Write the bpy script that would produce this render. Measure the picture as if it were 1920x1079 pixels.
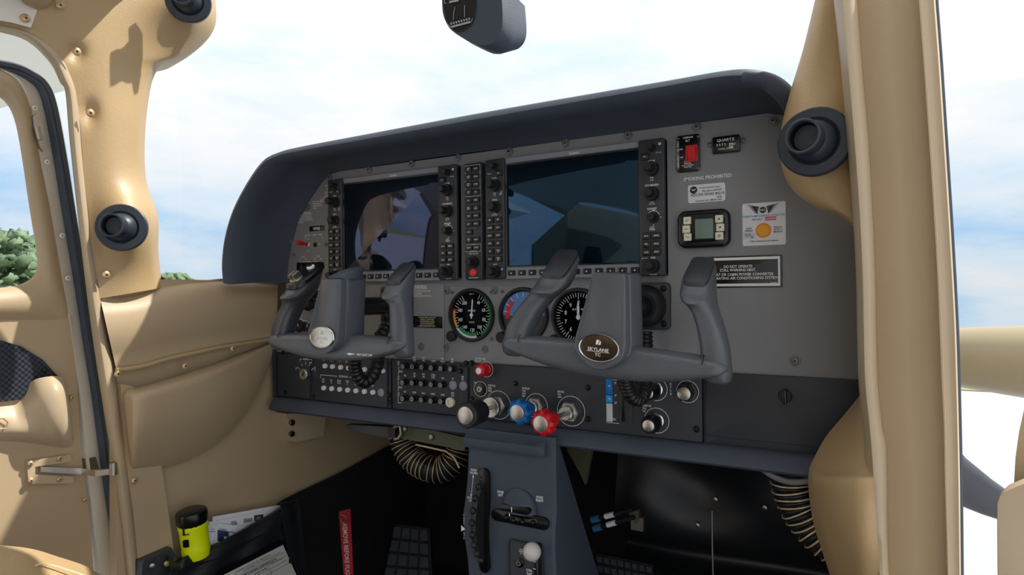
import bpy, math, random
from mathutils import Vector, Matrix
for o in list(bpy.data.objects): bpy.data.objects.remove(o)
S = bpy.context.scene
COL = S.collection
V = Vector
# ------------------------------------------------------------------ camera (aircraft axes: X right, Y forward, Z up; instrument panel plane Y=0)
FPX, YAW, PIT, ROL = 1177.4, .5107, .0052, -.0084
CAM = V((.5418, -.8945, 1.5348))
_F = V((-math.sin(YAW)*math.cos(PIT), math.cos(YAW)*math.cos(PIT), math.sin(PIT)))
_R0 = V((math.cos(YAW), math.sin(YAW), 0)); _U0 = _R0.cross(_F)
_R = _R0*math.cos(ROL) + _U0*math.sin(ROL); _U = -_R0*math.sin(ROL) + _U0*math.cos(ROL)
cd = bpy.data.cameras.new('camera'); co = bpy.data.objects.new('camera', cd); COL.objects.link(co)
cd.sensor_width = 36; cd.lens = FPX/1920*36; cd.clip_start = .01; cd.clip_end = 2000
co.matrix_world = Matrix(((_R.x, _U.x, -_F.x, CAM.x), (_R.y, _U.y, -_F.y, CAM.y), (_R.z, _U.z, -_F.z, CAM.z), (0, 0, 0, 1)))
S.camera = co
S.view_settings.view_transform = 'Standard'; S.view_settings.look = 'None'
S.view_settings.exposure = 0.75; S.view_settings.gamma = 1; S.view_settings.use_curve_mapping = False
# ------------------------------------------------------------------ sky and sun
W = bpy.data.worlds.new('sky'); S.world = W; W.use_nodes = True
nt = W.node_tree; nt.nodes.clear(); N = nt.nodes.new; L = nt.links.new
tc = N('ShaderNodeTexCoord'); sp = N('ShaderNodeSeparateXYZ'); L(tc.outputs['Generated'], sp.inputs[0])
mp = N('ShaderNodeMapping'); mp.inputs['Scale'].default_value = (1, 1, 3.2); mp.inputs['Location'].default_value = (.3, .1, .25); L(tc.outputs['Generated'], mp.inputs[0])
nz = N('ShaderNodeTexNoise'); nz.inputs['Scale'].default_value = 2.6; nz.inputs['Detail'].default_value = 7; nz.inputs['Roughness'].default_value = .55; L(mp.outputs[0], nz.inputs[0])
mr = N('ShaderNodeMapRange'); mr.inputs[1].default_value = -.02; mr.inputs[2].default_value = .40; mr.inputs[3].default_value = .0; mr.inputs[4].default_value = .30; L(sp.outputs[2], mr.inputs[0])
ad = N('ShaderNodeMath'); ad.operation = 'ADD'; L(nz.outputs[0], ad.inputs[0]); L(mr.outputs[0], ad.inputs[1])
rp = N('ShaderNodeValToRGB'); L(ad.outputs[0], rp.inputs[0])
e = rp.color_ramp.elements; e[0].position = .40; e[0].color = (.36, .66, 1, 1); e[1].position = .74; e[1].color = (.98, .985, 1, 1)
k = e.new(.56); k.color = (.74, .88, 1, 1)
bg = N('ShaderNodeBackground')
lm = N('ShaderNodeMath'); lm.operation = 'MULTIPLY_ADD'; lm.use_clamp = False; cl = N('ShaderNodeMath'); cl.operation = 'MAXIMUM'; cl.inputs[1].default_value = 0; L(sp.outputs[2], cl.inputs[0]); L(cl.outputs[0], lm.inputs[0]); lm.inputs[1].default_value = .46; lm.inputs[2].default_value = .50; L(lm.outputs[0], bg.inputs[1])
if 1: L(rp.outputs[0], bg.inputs[0])
wo = N('ShaderNodeOutputWorld'); L(bg.outputs[0], wo.inputs[0])
sd = bpy.data.lights.new('sun', 'SUN'); sd.energy = 3.3; sd.angle = math.radians(1.0); sd.color = (1, .95, .86)
so = bpy.data.objects.new('sun', sd); COL.objects.link(so)
so.rotation_euler = V((-1.2, -1, -1.93)).to_track_quat('-Z', 'Y').to_euler(); so.location = (3, 3, 6)
# ------------------------------------------------------------------ pixel -> direction helpers (distance always from a plane the thing lies on)
def ray(px, py): return _F + _R*((px-960)/FPX) - _U*((py-539.5)/FPX)
def aY(px, py, Y=0.): d = ray(px, py); return CAM + d*((Y-CAM.y)/d.y)
def aX(px, py, X): d = ray(px, py); return CAM + d*((X-CAM.x)/d.x)
def aZ(px, py, Z): d = ray(px, py); return CAM + d*((Z-CAM.z)/d.z)
ZM = {'3': (480, 280, 3.996), '4': (860, 220, 3.3727), '5': (1240, 200, 2.997), '6': (500, 480, 3.597), '7': (760, 520, 3.597), '8': (940, 450, 3.5957),
      'b1': (820, 640, 3.692), 'b2': (1080, 640, 3.4286), 'b3': (820, 780, 3.609), 'b4': (500, 740, 3.1825), 'b5': (1080, 830, 4.), 'c1': (520, 330, 5.1375),
      'c2': (820, 300, 4.693), 'c3': (510, 640, 7.709), 'c4': (720, 650, 7.706), 'c5': (250, 920, 5.818), 'c7': (1180, 690, 7.194), 'c8': (530, 480, 6.747)}
def q(z, x, y): a, b, s = ZM[z]; return a+x/s, b+y/s
def pp(z, x, y, Y=0.): return aY(*q(z, x, y), Y)
# ------------------------------------------------------------------ mesh builder
def interp(pts, n):
    """Catmull-Rom through a list of Vectors (any size), n samples per span"""
    out = []
    for i in range(len(pts)-1):
        p0 = pts[max(i-1, 0)]; p1 = pts[i]; p2 = pts[i+1]; p3 = pts[min(i+2, len(pts)-1)]
        for j in range(n):
            t = j/n
            out.append(.5*((2*p1) + (p2-p0)*t + (2*p0-5*p1+4*p2-p3)*t*t + (3*p1-p0-3*p2+p3)*t*t*t))
    out.append(pts[-1].copy()); return out
def rrect(x0, x1, z0, z1, r, n=4):
    r = min(r, abs(x1-x0)/2-1e-6, abs(z1-z0)/2-1e-6); o = []
    if r <= 1e-5: return [(x0, z0), (x1, z0), (x1, z1), (x0, z1)]
    for cx, cz, a in ((x1-r, z0+r, -90), (x1-r, z1-r, 0), (x0+r, z1-r, 90), (x0+r, z0+r, 180)):
        for i in range(n+1):
            t = math.radians(a+90*i/n); o.append((cx+r*math.cos(t), cz+r*math.sin(t)))
    return o
def inset(o, d):
    """offset a counter-clockwise outline inwards by d (convex-ish outlines)"""
    n = len(o); r = []
    for i in range(n):
        a, b, c = V(o[i-1]), V(o[i]), V(o[(i+1) % n])
        e1 = (b-a); e2 = (c-b)
        if e1.length < 1e-9: e1 = e2
        if e2.length < 1e-9: e2 = e1
        n1 = V((-e1.y, e1.x)).normalized(); n2 = V((-e2.y, e2.x)).normalized()
        m = n1+n2
        m = m/max(m.length_squared, .3)*2 if m.length > 1e-6 else n1
        r.append((b.x+m.x*d, b.y+m.y*d))
    return r
class MB:
    def __init__(s): s.v = []; s.f = []; s.m = []; s.k = 0; s.cut = []
    def add(s, vs, fs):
        b = len(s.v); s.v += [V(p) for p in vs]
        for f in fs: s.f.append([b+i for i in f]); s.m.append(s.k)
    def box(s, c, sz, rot=None):
        c = V(c); hx, hy, hz = sz[0]/2, sz[1]/2, sz[2]/2
        vs = [V((x, y, z)) for x in (-hx, hx) for y in (-hy, hy) for z in (-hz, hz)]
        if rot: vs = [rot @ p for p in vs]
        s.add([c+p for p in vs], [(0, 1, 3, 2), (4, 6, 7, 5), (0, 4, 5, 1), (2, 3, 7, 6), (0, 2, 6, 4), (1, 5, 7, 3)])
    def loft(s, rings, cap0=True, cap1=True, closed=True):
        n = len(rings[0]); b = len(s.v); vs = [p for r in rings for p in r]; fs = []
        for i in range(len(rings)-1):
            for j in range(n if closed else n-1):
                a, c = i*n+j, i*n+(j+1) % n
                fs.append((a, c, c+n, a+n))
        if cap0: fs.append(tuple(reversed(range(n))))
        if cap1: fs.append(tuple(range((len(rings)-1)*n, len(rings)*n)))
        s.add(vs, fs)
    def prism(s, o, yb, yf, bev=0., fr=None):
        """outline (x,z) counter-clockwise, extruded from y=yb to y=yf (yf<yb faces the viewer); fr maps (x,z,y)->world"""
        fr = fr or (lambda x, z, y: V((x, y, z)))
        sg = 1 if yf < yb else -1
        rings = [[fr(x, z, yb) for x, z in o], [fr(x, z, yf+sg*bev) for x, z in o]]
        if bev:
            rings.append([fr(x, z, yf+sg*bev*.3) for x, z in inset(o, bev*.3)])
            rings.append([fr(x, z, yf) for x, z in inset(o, bev)])
        s.loft(rings)
    def rp(s, x0, x1, z0, z1, yb, yf, r=.001, bev=.0005, n=4, fr=None):
        s.prism(rrect(min(x0, x1), max(x0, x1), min(z0, z1), max(z0, z1), r, n), yb, yf, bev, fr)
    def frame(s, oo, oi, yb, yf):
        """ring between an outer and an inner outline with the same number of points"""
        n = len(oo); R = [[V((x, yb, z)) for x, z in oo], [V((x, yf, z)) for x, z in oo], [V((x, yf, z)) for x, z in oi], [V((x, yb, z)) for x, z in oi]]
        R.append(R[0]); s.loft(R, False, False)
    def lathe(s, prof, o, ax=(0, -1, 0), n=20, cap0=True, cap1=True, sx=1., up=None, lobes=0, lob=0.):
        """profile [(radius, distance along axis)]"""
        ax = V(ax).normalized(); o = V(o); up = V(up) if up else (V((0, 0, 1)) if abs(ax.z) < .9 else V((0, 1, 0)))
        a = ax.cross(up).normalized(); b = a.cross(ax).normalized(); rings = []
        for r, h in prof:
            rg = []
            for i in range(n):
                t = 2*math.pi*i/n; rr = r*(1+lob*math.cos(lobes*t)) if lobes else r
                rg.append(o+ax*h-a*(rr*math.cos(t)*sx)+b*(rr*math.sin(t)))
            rings.append(rg)
        s.loft(rings, cap0, cap1)
    def tube(s, pts, r, n=8, cap=True, flat=1., up=None):
        pts = [V(p) for p in pts]; rings = []; pa = None
        for i, p in enumerate(pts):
            d = (pts[min(i+1, len(pts)-1)]-pts[max(i-1, 0)]).normalized()
            if pa is None:
                u = V(up) if up else (V((0, 0, 1)) if abs(d.z) < .9 else V((1, 0, 0)))
            else: u = pa
            a = d.cross(u).normalized(); b = a.cross(d).normalized(); pa = b
            rr = r[i] if isinstance(r, (list, tuple)) else r
            rings.append([p+a*(rr*math.cos(2*math.pi*j/n))+b*(rr*flat*math.sin(2*math.pi*j/n)) for j in range(n)])
        s.loft(rings, cap, cap)
    def sheet(s, rows, thick=None):
        n = len(rows[0]); m = len(rows); vs = [p for r in rows for p in r]; fs = []
        for i in range(m-1):
            for j in range(n-1): fs.append((i*n+j, i*n+j+1, (i+1)*n+j+1, (i+1)*n+j))
        if thick is None: s.add(vs, fs); return
        t = V(thick); k = len(vs)
        fs += [tuple(reversed([a+k for a in f])) for f in fs]
        bd = [j for j in range(n)] + [i*n+n-1 for i in range(1, m)] + [(m-1)*n+j for j in range(n-2, -1, -1)] + [i*n for i in range(m-2, 0, -1)]
        for a, b in zip(bd, bd[1:]+bd[:1]): fs.append((b, a, a+k, b+k))
        s.add(vs+[p+t for p in vs], fs)
    def line(s, pts, w, y):
        """flat printed stroke on the plane Y=y"""
        for a, b in zip(pts, pts[1:]):
            a = V((a[0], a[1])); b = V((b[0], b[1])); d = (b-a).normalized(); nn = V((-d.y, d.x))*w/2
            s.add([V((p.x, y, p.y)) for p in (a-nn-d*w*.5, b-nn+d*w*.5, b+nn+d*w*.5, a+nn-d*w*.5)], [(0, 1, 2, 3)])
    def ring(s, c, r0, r1, y, a0=0, a1=360, n=28):
        vs = []; fs = []
        for i in range(n+1):
            t = math.radians(a0+(a1-a0)*i/n)
            vs += [V((c[0]+r0*math.cos(t), y, c[1]+r0*math.sin(t))), V((c[0]+r1*math.cos(t), y, c[1]+r1*math.sin(t)))]
        for i in range(n): fs.append((2*i, 2*i+1, 2*i+3, 2*i+2))
        s.add(vs, fs)
    def quad(s, x0, x1, z0, z1, y): s.add([V((x0, y, z0)), V((x1, y, z0)), V((x1, y, z1)), V((x0, y, z1))], [(0, 1, 2, 3)])
    def text(s, t, c, h, xs=1., fr=None, align='C', lead=1.5, y=None, bold=True):
        """flat lettering: c = (x,z) of the block centre on plane Y=y, or fr maps (u,v)->world; h = cap height"""
        lines = t.split('\n'); n = len(lines); s.cut.append((len(s.v), len(s.f)))
        for i, ln in enumerate(lines):
            if not ln.strip(): continue
            vs, fs, w = glyphs(ln)
            k = h/.69; off = {'C': -w/2, 'L': 0, 'R': -w}[align]*k*xs
            v0 = ((n-1)/2-i)*h*lead-h/2
            if fr: s.add([fr(c[0]+off+p[0]*k*xs, c[1]+v0+p[1]*k) for p in vs], fs)
            else: s.add([V((c[0]+off+p[0]*k*xs, y, c[1]+v0+p[1]*k)) for p in vs], fs)
    def build_split(s, name, mats, parent, loc):
        """every printed text block becomes a part of its own"""
        cuts = [c for c in s.cut if c[0] < len(s.v)]+[(len(s.v), len(s.f))]
        if cuts[0][0] > 0: cuts = [(0, 0)]+cuts
        for (v0, f0), (v1, f1) in zip(cuts, cuts[1:]):
            if f1 == f0: continue
            m = MB(); m.v = s.v[v0:v1]; m.f = [[i-v0 for i in f] for f in s.f[f0:f1]]; m.m = [0]*(f1-f0); m.build(name, mats, parent, loc)
    def build(s, name, mats, parent=None, loc=None, sm=35, flip=False):
        me = bpy.data.meshes.new(name); org = V(loc) if loc is not None else V((0, 0, 0))
        me.from_pydata([p-org for p in s.v], [], s.f); me.update()
        for m in (mats if isinstance(mats, (list, tuple)) else [mats]): me.materials.append(m)
        if s.k: me.polygons.foreach_set('material_index', s.m)
        if sm:
            me.polygons.foreach_set('use_smooth', [True]*len(me.polygons)); me.set_sharp_from_angle(angle=math.radians(sm))
        return link(name, me, parent, org)
_gc = {}
def glyphs(t):
    if t not in _gc:
        cu = bpy.data.curves.new('t', 'FONT'); cu.body = t; cu.resolution_u = 2; cu.offset = .012
        ob = bpy.data.objects.new('t', cu); me = bpy.data.meshes.new_from_object(ob)
        vs = [(v.co.x, v.co.y) for v in me.vertices]; fs = [tuple(p.vertices) for p in me.polygons]
        _gc[t] = (vs, fs, max([v[0] for v in vs] or [0])); bpy.data.objects.remove(ob); bpy.data.meshes.remove(me); bpy.data.curves.remove(cu)
    return _gc[t]
WP = {}
def link(name, data, parent=None, loc=(0, 0, 0)):
    o = bpy.data.objects.new(name, data); COL.objects.link(o); loc = V(loc); WP[o.name] = loc
    if parent: o.parent = parent; o.location = loc-WP[parent.name]
    else: o.location = loc
    return o
def tag(o, label, cat, group=None):
    o['label'] = label; o['category'] = cat
    if group: o['group'] = group
    return o
def thing(name, label, cat, loc, group=None): return tag(link(name, None, None, loc), label, cat, group)
def struct(o, label=None):
    o['kind'] = 'structure'
    if label: o['label'] = label
    return o
# ------------------------------------------------------------------ materials
def srgb(r, g, b): return tuple(((c/255)/12.92 if c/255 <= .04045 else ((c/255+.055)/1.055)**2.4) for c in (r, g, b))+(1,)
def mat(name, col, rough=.5, metal=0., bump=0., bs=300., var=0., vs=8., spec=.5, coat=0., emit=None, alpha=None):
    m = bpy.data.materials.new(name); m.use_nodes = True; t = m.node_tree; b = t.nodes['Principled BSDF']
    b.inputs['Base Color'].default_value = col; b.inputs['Roughness'].default_value = rough; b.inputs['Metallic'].default_value = metal
    b.inputs['Specular IOR Level'].default_value = spec; b.inputs['Coat Weight'].default_value = coat
    tc = t.nodes.new('ShaderNodeTexCoord')
    if var:
        n = t.nodes.new('ShaderNodeTexNoise'); n.inputs['Scale'].default_value = vs; n.inputs['Detail'].default_value = 5; t.links.new(tc.outputs['Object'], n.inputs[0])
        r = t.nodes.new('ShaderNodeMapRange'); r.inputs[1].default_value = .3; r.inputs[2].default_value = .7; r.inputs[3].default_value = 1-var; r.inputs[4].default_value = 1+var; t.links.new(n.outputs[0], r.inputs[0])
        x = t.nodes.new('ShaderNodeMix'); x.data_type = 'RGBA'; x.blend_type = 'MULTIPLY'; x.inputs[0].default_value = 1; x.inputs[6].default_value = col
        t.links.new(r.outputs[0], x.inputs[7]); t.links.new(x.outputs[2], b.inputs['Base Color'])
    if bump:
        n = t.nodes.new('ShaderNodeTexNoise'); n.inputs['Scale'].default_value = bs; n.inputs['Detail'].default_value = 3; t.links.new(tc.outputs['Object'], n.inputs[0])
        bp = t.nodes.new('ShaderNodeBump'); bp.inputs['Strength'].default_value = bump; bp.inputs['Distance'].default_value = .0006; t.links.new(n.outputs[0], bp.inputs['Height']); t.links.new(bp.outputs[0], b.inputs['Normal'])
    if emit: b.inputs['Emission Color'].default_value = col; b.inputs['Emission Strength'].default_value = emit
    return m
M = {}
M['beige'] = mat('beige_vinyl', srgb(182, 160, 128), .5, bump=.25, bs=420, var=.05, vs=5)
M['beige_leather'] = mat('beige_leather', srgb(186, 158, 116), .45, bump=.5, bs=260, var=.07, vs=9)
M['beige_plastic'] = mat('beige_plastic', srgb(188, 168, 138), .42, bump=.1, bs=600, var=.03)
M['cream'] = mat('cream_paint', srgb(232, 227, 214), .4, var=.04)
M['hood'] = mat('navy_padding', srgb(66, 74, 88), .62, bump=.5, bs=500, var=.06, vs=20)
M['panel'] = mat('grey_panel', srgb(138, 139, 142), .55, bump=.12, bs=900, var=.04, vs=12)
M['black'] = mat('black_panel', srgb(46, 50, 57), .5, bump=.2, bs=900, var=.05, vs=15)
M['bezel'] = mat('bezel_plastic', srgb(54, 57, 62), .45, bump=.1, bs=900)
M['strip'] = mat('bezel_strip', srgb(146, 150, 160), .4)
M['knob'] = mat('black_rubber', srgb(26, 28, 31), .5, bump=.2, bs=700)
M['key'] = mat('black_key', srgb(22, 23, 26), .4)
M['gloss'] = mat('gloss_black', srgb(14, 15, 18), .25)
M['white'] = mat('white_print', srgb(246, 246, 246), .5)
M['dim'] = mat('grey_print', srgb(170, 172, 176), .5)
M['tan'] = mat('tan_print', srgb(226, 214, 170), .5)
M['screw'] = mat('dark_screw', srgb(120, 122, 126), .38, metal=.4)
M['bscrew'] = mat('black_screw', srgb(24, 25, 28), .35, metal=.3)
M['chrome'] = mat('chrome', srgb(222, 222, 222), .22, metal=1)
M['alu'] = mat('brushed_metal', srgb(205, 200, 192), .35, metal=1, var=.08, vs=60)
M['steel'] = mat('dull_steel', srgb(170, 165, 150), .4, metal=1)
M['red'] = mat('red_plastic', srgb(214, 22, 34), .35)
M['redkey'] = mat('red_key', srgb(240, 60, 60), .4)
M['blue'] = mat('blue_plastic', srgb(0, 110, 190), .35)
M['leather'] = mat('black_leather', srgb(84, 88, 94), .32, bump=.6, bs=380, var=.08, vs=14)
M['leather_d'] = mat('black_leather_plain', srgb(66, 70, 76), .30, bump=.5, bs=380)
M['rubber'] = mat('rubber', srgb(20, 21, 24), .4, bump=.2, bs=500)
M['seal'] = mat('grey_seal', srgb(70, 82, 98), .3)
M['carpet'] = mat('black_carpet', srgb(14, 15, 18), .9, bump=1., bs=800, var=.2, vs=60)
M['vinyl'] = mat('black_vinyl', srgb(26, 29, 34), .42, bump=.15, bs=200)
M['paper'] = mat('paper', srgb(232, 232, 236), .7)
M['greypaper'] = mat('grey_paper', srgb(196, 196, 190), .6)
M['ink'] = mat('ink', srgb(40, 42, 48), .7)
M['yellow'] = mat('neon_yellow', srgb(232, 245, 0), .4)
M['green'] = mat('green_print', srgb(30, 150, 70), .5)
M['amber'] = mat('amber_print', srgb(240, 170, 40), .5)
M['lcd'] = mat('lcd', srgb(110, 132, 122), .3)
M['ivory'] = mat('ivory_key', srgb(225, 225, 205), .45)
M['olive'] = mat('olive_primer', srgb(86, 88, 66), .5, metal=.2)
M['orange'] = mat('orange_print', srgb(232, 140, 30), .5)
M['cyan'] = mat('cyan_print', srgb(20, 150, 200), .5)
def screenmat(name, tint, rough=.04):
    m = bpy.data.materials.new(name); m.use_nodes = True; t = m.node_tree; b = t.nodes['Principled BSDF']
    b.inputs['Base Color'].default_value = srgb(12, 22, 28); b.inputs['Roughness'].default_value = rough
    b.inputs['Specular IOR Level'].default_value = .9; b.inputs['Specular Tint'].default_value = tint; b.inputs['IOR'].default_value = 1.6
    return m
M['screen'] = screenmat('screen_glass', (.25, .55, 1, 1))
M['pscreen'] = screenmat('screen_glass_violet', (.55, .6, 1, 1))
def glassmat(name, gl=.06, tint=(.97, .98, 1, 1)):
    m = bpy.data.materials.new(name); m.use_nodes = True; t = m.node_tree; t.nodes.clear()
    a = t.nodes.new('ShaderNodeBsdfTransparent'); a.inputs[0].default_value = tint
    g = t.nodes.new('ShaderNodeBsdfGlossy'); g.inputs['Roughness'].default_value = .03
    lw = t.nodes.new('ShaderNodeFresnel'); lw.inputs[0].default_value = 1.10
    mx = t.nodes.new('ShaderNodeMixShader'); o = t.nodes.new('ShaderNodeOutputMaterial')
    t.links.new(lw.outputs[0], mx.inputs[0]); t.links.new(a.outputs[0], mx.inputs[1]); t.links.new(g.outputs[0], mx.inputs[2]); t.links.new(mx.outputs[0], o.inputs[0])
    return m
M['glass'] = glassmat('clear_glass')
# ================================================================== OUTSIDE
GT = math.tan(math.radians(4.6))
def gz(y, x=0): return .12 - GT*(y+.9)
M['ramp'] = mat('concrete_ramp', srgb(158, 160, 166), .8, bump=.4, bs=3, var=.07, vs=.6)
M['grass'] = mat('dry_grass', srgb(128, 132, 84), .9, var=.2, vs=.4)
M['leaf'] = mat('tree_leaf', srgb(104, 126, 98), .8, var=.35, vs=.8)
M['bark'] = mat('bark', srgb(88, 76, 62), .9)
b = MB(); b.add([V((x, y, gz(y))) for x, y in ((-300, -60), (300, -60), (300, 420), (-300, 420))], [(0, 1, 2, 3)])
struct(b.build('ground', M['ramp'], sm=0), 'pale concrete ramp outside the aircraft')
b = MB()
for x0, x1, y0, y1 in ((-300, 300, 25, 420), (-300, -14, -60, 25)):
    b.add([V((x, y, gz(y)+dz)) for dz in (.03, -.05) for x, y in ((x0, y0), (x1, y0), (x1, y1), (x0, y1))], [(0, 1, 2, 3), (4, 5, 1, 0), (5, 6, 2, 1), (6, 7, 3, 2), (7, 4, 0, 3)])
struct(b.build('ground_grass', M['grass'], sm=0), 'grass field beyond the concrete ramp')
def tree(px, dist, h, w, seed, label):
    d = ray(px, 545); d.z = 0; d.normalize(); p = V((CAM.x+d.x*dist, CAM.y+d.y*dist, 0)); p.z = gz(p.y)
    r = random.Random(seed); t = thing('tree', label, 'tree', p, 'trees at the edge of the airfield')
    c = MB()
    for i in range(420):
        a = r.uniform(0, 6.28); rr = w*math.sqrt(r.random())*.5; zz = h*(.28+.66*r.random()); k = 1-abs(zz/h-.55)*1.1
        o = p+V((math.cos(a)*rr*k, math.sin(a)*rr*k, zz)); s = w*r.uniform(.03, .07)
        rings = []
        for ph in (-80, -40, 0, 40, 80):
            rings.append([o+V((math.cos(th)*math.cos(math.radians(ph)), math.sin(th)*math.cos(math.radians(ph)), math.sin(math.radians(ph))*.8))*s*r.uniform(.45, 1.5) for th in [j*6.283/8 for j in range(8)]])
        c.loft(rings)
    c.build('crown', M['leaf'], t, p, sm=80)
    c = MB(); c.tube([p, p+V((.1, 0, h*.3)), p+V((0, .1, h*.6))], [w*.035, w*.026, w*.012], 7); c.build('trunk', M['bark'], t, p)
for i, (px, dist, h, w, lab) in enumerate([
        (8, 70, 9.2, 7, 'green tree seen through the left door window at its left edge'), (38, 84, 10.2, 7, 'tallest round green tree in the left door window'),
        (64, 100, 10.6, 8, 'green tree in the left door window beside the door frame'), (-38, 58, 8.0, 8, 'green tree partly cut off by the left picture edge'),
        (318, 95, 8.3, 9, 'low treetop over the sill right beside the left pillar'), (348, 125, 9.6, 9, 'low treetop over the sill between pillar and padded hood')]):
    tree(px, dist, h, w, 11+i, lab)
# high wing and cabin roof
M['wing'] = mat('wing_paint', srgb(232, 234, 226), .25, var=.05, vs=1.5)
def wing(sg, label):
    r = tag(link('wing', None, None, (sg*.6, -.7, 2.14)), label, 'wing')
    b = MB(); rows = []
    for x, z in ((1.15, 2.15), (3.0, 2.19), (5.6, 2.24)):
        rows.append([V((sg*x, y, z+dz)) for y, dz in ((.16, .06), (.14, .015), (.05, 0), (-1.45, .02), (-1.46, .05), (-.4, .22), (.0, .19), (.12, .12))])
    b.loft(rows); b.build('wing_skin', M['wing'], r, WP[r.name])
    b = MB()
    for i in range(5):
        for j in range(3): b.lathe([(.012, 0), (.009, .004)], (sg*(1.1+.34*i), -.02-.22*j, 2.155+.0205*(.34*i)), (0, 0, -1), 8)
    b.build('rivets', M['steel'], r, WP[r.name])['kind'] = 'stuff'
wing(-1, 'white wing underside outside above the open left door')
b = MB(); rows = []
for y, z in ((-.30, 2.10), (-.6, 2.15), (-1.2, 2.15), (-2.3, 2.02)):
    rows.append([V((x, y, z-.10*abs(x/.56)**4)) for x in [-.56+1.12*i/16 for i in range(17)]])
b.sheet(rows, (0, 0, .03)); struct(b.build('ceiling', M['cream']), 'cream cabin headliner')
# rear of the cabin (seen only as reflections in the displays)
b = MB(); rows = [[V((-.56-.02*s_, y_, z_)) for z_ in (.8, 1.2, 1.6, zt3-.1, zt3-.03, zt3)] for s_ in (0, 1) for y_, zt3 in (((-1.36, 1.86), (-1.40, 1.94), (-1.50, 2.0), (-2.55, 2.0)) if s_ == 0 else ((-2.55, 2.0), (-1.50, 2.0), (-1.40, 1.94), (-1.36, 1.86)))]; b.sheet(rows)
b.add([V((-.57, y_, z_)) for y_, z_ in ((-.36, 2.12), (-1.36, 1.97), (-1.5, 1.95), (-2.55, 1.95), (-2.55, 2.12))], [(0, 1, 2, 3, 4)])
struct(b.build('wall_rear_left', M['beige'], sm=0), 'beige rear cabin side wall behind the left doorway')
b = MB(); b.box((0, -2.57, 1.4), (1.15, .03, 1.2)); struct(b.build('wall_back', M['beige'], sm=0), 'beige cabin rear bulkhead')
b = MB(); b.box((0, -.95, .77), (1.2, 3.2, .04)); struct(b.build('floor', M['carpet'], sm=0), 'black carpeted cabin floor')
# ================================================================== LEFT SIDE WALL AND PILLAR
XL = -.535
b = MB(); b.box((XL-.012, .10, 1.16), (.02, .82, .80)); b.box((XL-.012, .27, 1.66), (.02, .48, .21)); struct(b.build('wall_left', M['beige'], sm=0), 'beige left cabin side wall')
def G(px, py, cx, cy, rx, ry): return math.exp(-(((px-cx)/rx)**2+((py-cy)/ry)**2))
A = [(-70, 36), (0, 48), (58, 62), (104, 98), (134, 150), (149, 220), (158, 330), (170, 430), (180, 500), (188, 560)]
B = [(404, -70), (404, -5), (401, 55), (352, 104), (296, 128), (275, 215), (273, 330), (296, 405), (297, 470), (305, 540)]
Ai = interp([V(p) for p in A], 7); Bi = interp([V(p) for p in B], 7); rows = []
for a_, b_ in zip(Ai, Bi):
    row = []
    for j in range(31):
        u = j/30; p = a_.lerp(b_, u)
        x = -.528 + .012*math.sin(math.pi*u)
        x += .050*G(p.x, p.y, 372, 10, 75, 62) + .046*G(p.x, p.y, 246, 425, 50, 62)
        x -= .010*G(p.x, p.y, 168, 212, 16, 20) + .010*G(p.x, p.y, 142, 97, 16, 18)
        if u > .86: x -= .020*((u-.86)/.14)**2
        row.append(aX(p.x, p.y, x))
    w = row[-1]; row += [w+V((-.012, .006, 0)), w+V((-.04, .012, 0)), w+V((-.08, .02, 0))]
    rows.append(row)
b = MB(); b.sheet(rows)
pil = struct(b.build('trim_1', M['beige_leather'], sm=60), 'beige leather covered left windshield pillar')
def small_screw(name, px, py, X, parent, r=.0042, m='steel'):
    p = aX(px, py, X); c = MB(); ax = (CAM-p).normalized()*.5+V((1, 0, 0)); ax.normalize()
    c.lathe([(r*1.35, -.001), (r*1.35, .0008), (r, .0018), (r*.45, .0024)], p, ax, 12); o = c.build(name, M[m], parent, p)
    c = MB(); c.lathe([(r*.4, 0), (r*.4, .0004)], p+ax*.0023, ax, 6); c.build('slot', M['gloss'], o, p)
M['beige_screw'] = mat('beige_screw', srgb(196, 166, 120), .35, metal=.4)
for x, y in ((144, 97), (169, 212), (113, 10), (199, 516)): small_screw('screw', x, y, -.508, pil, .0045, 'beige_screw')
# side trim panel under the sill
top = [(188, 560), (245, 556), (305, 541), (355, 533), (420, 529), (470, 531), (521, 535)]
bot = [(218, 694), (262, 688), (320, 672), (370, 661), (420, 650), (470, 643), (519, 634)]
ti = interp([V(p) for p in top], 5); bi = interp([V(p) for p in bot], 5); rows = []
for k in range(13):
    s = k/12; rows.append([aX(*(a_.lerp(b_, s)), -.524+.012*math.sin(math.pi*min(s*1.2, 1))-(.010*(1-s*7) if s < 1/7 else 0)) for a_, b_ in zip(ti, bi)])
b = MB(); b.sheet([[p+V((-.07, .0, .004)) for p in rows[0]], [p+V((-.012, 0, .004)) for p in rows[0]]]+rows)
sp = struct(b.build('trim_2', M['beige'], sm=60), 'beige vinyl side panel under the left window')
b = MB(); b.tube([aX(*p, -.519) for p in interp([V(x) for x in bot], 4)], .0035, 8); b.build('piping', M['beige_leather'], sp)
for x, y in ((221, 702), (347, 687), (437, 654)): small_screw('screw', x, y, -.515, sp, .004, 'beige_screw')
b = MB(); b.tube([aX(*p, -.545) for p in interp([V(x) for x in ((300, 522), (318, 534), (350, 535), (420, 527), (470, 526))], 4)], .005, 8)
b.build('gasket', M['rubber'], sp)
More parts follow.
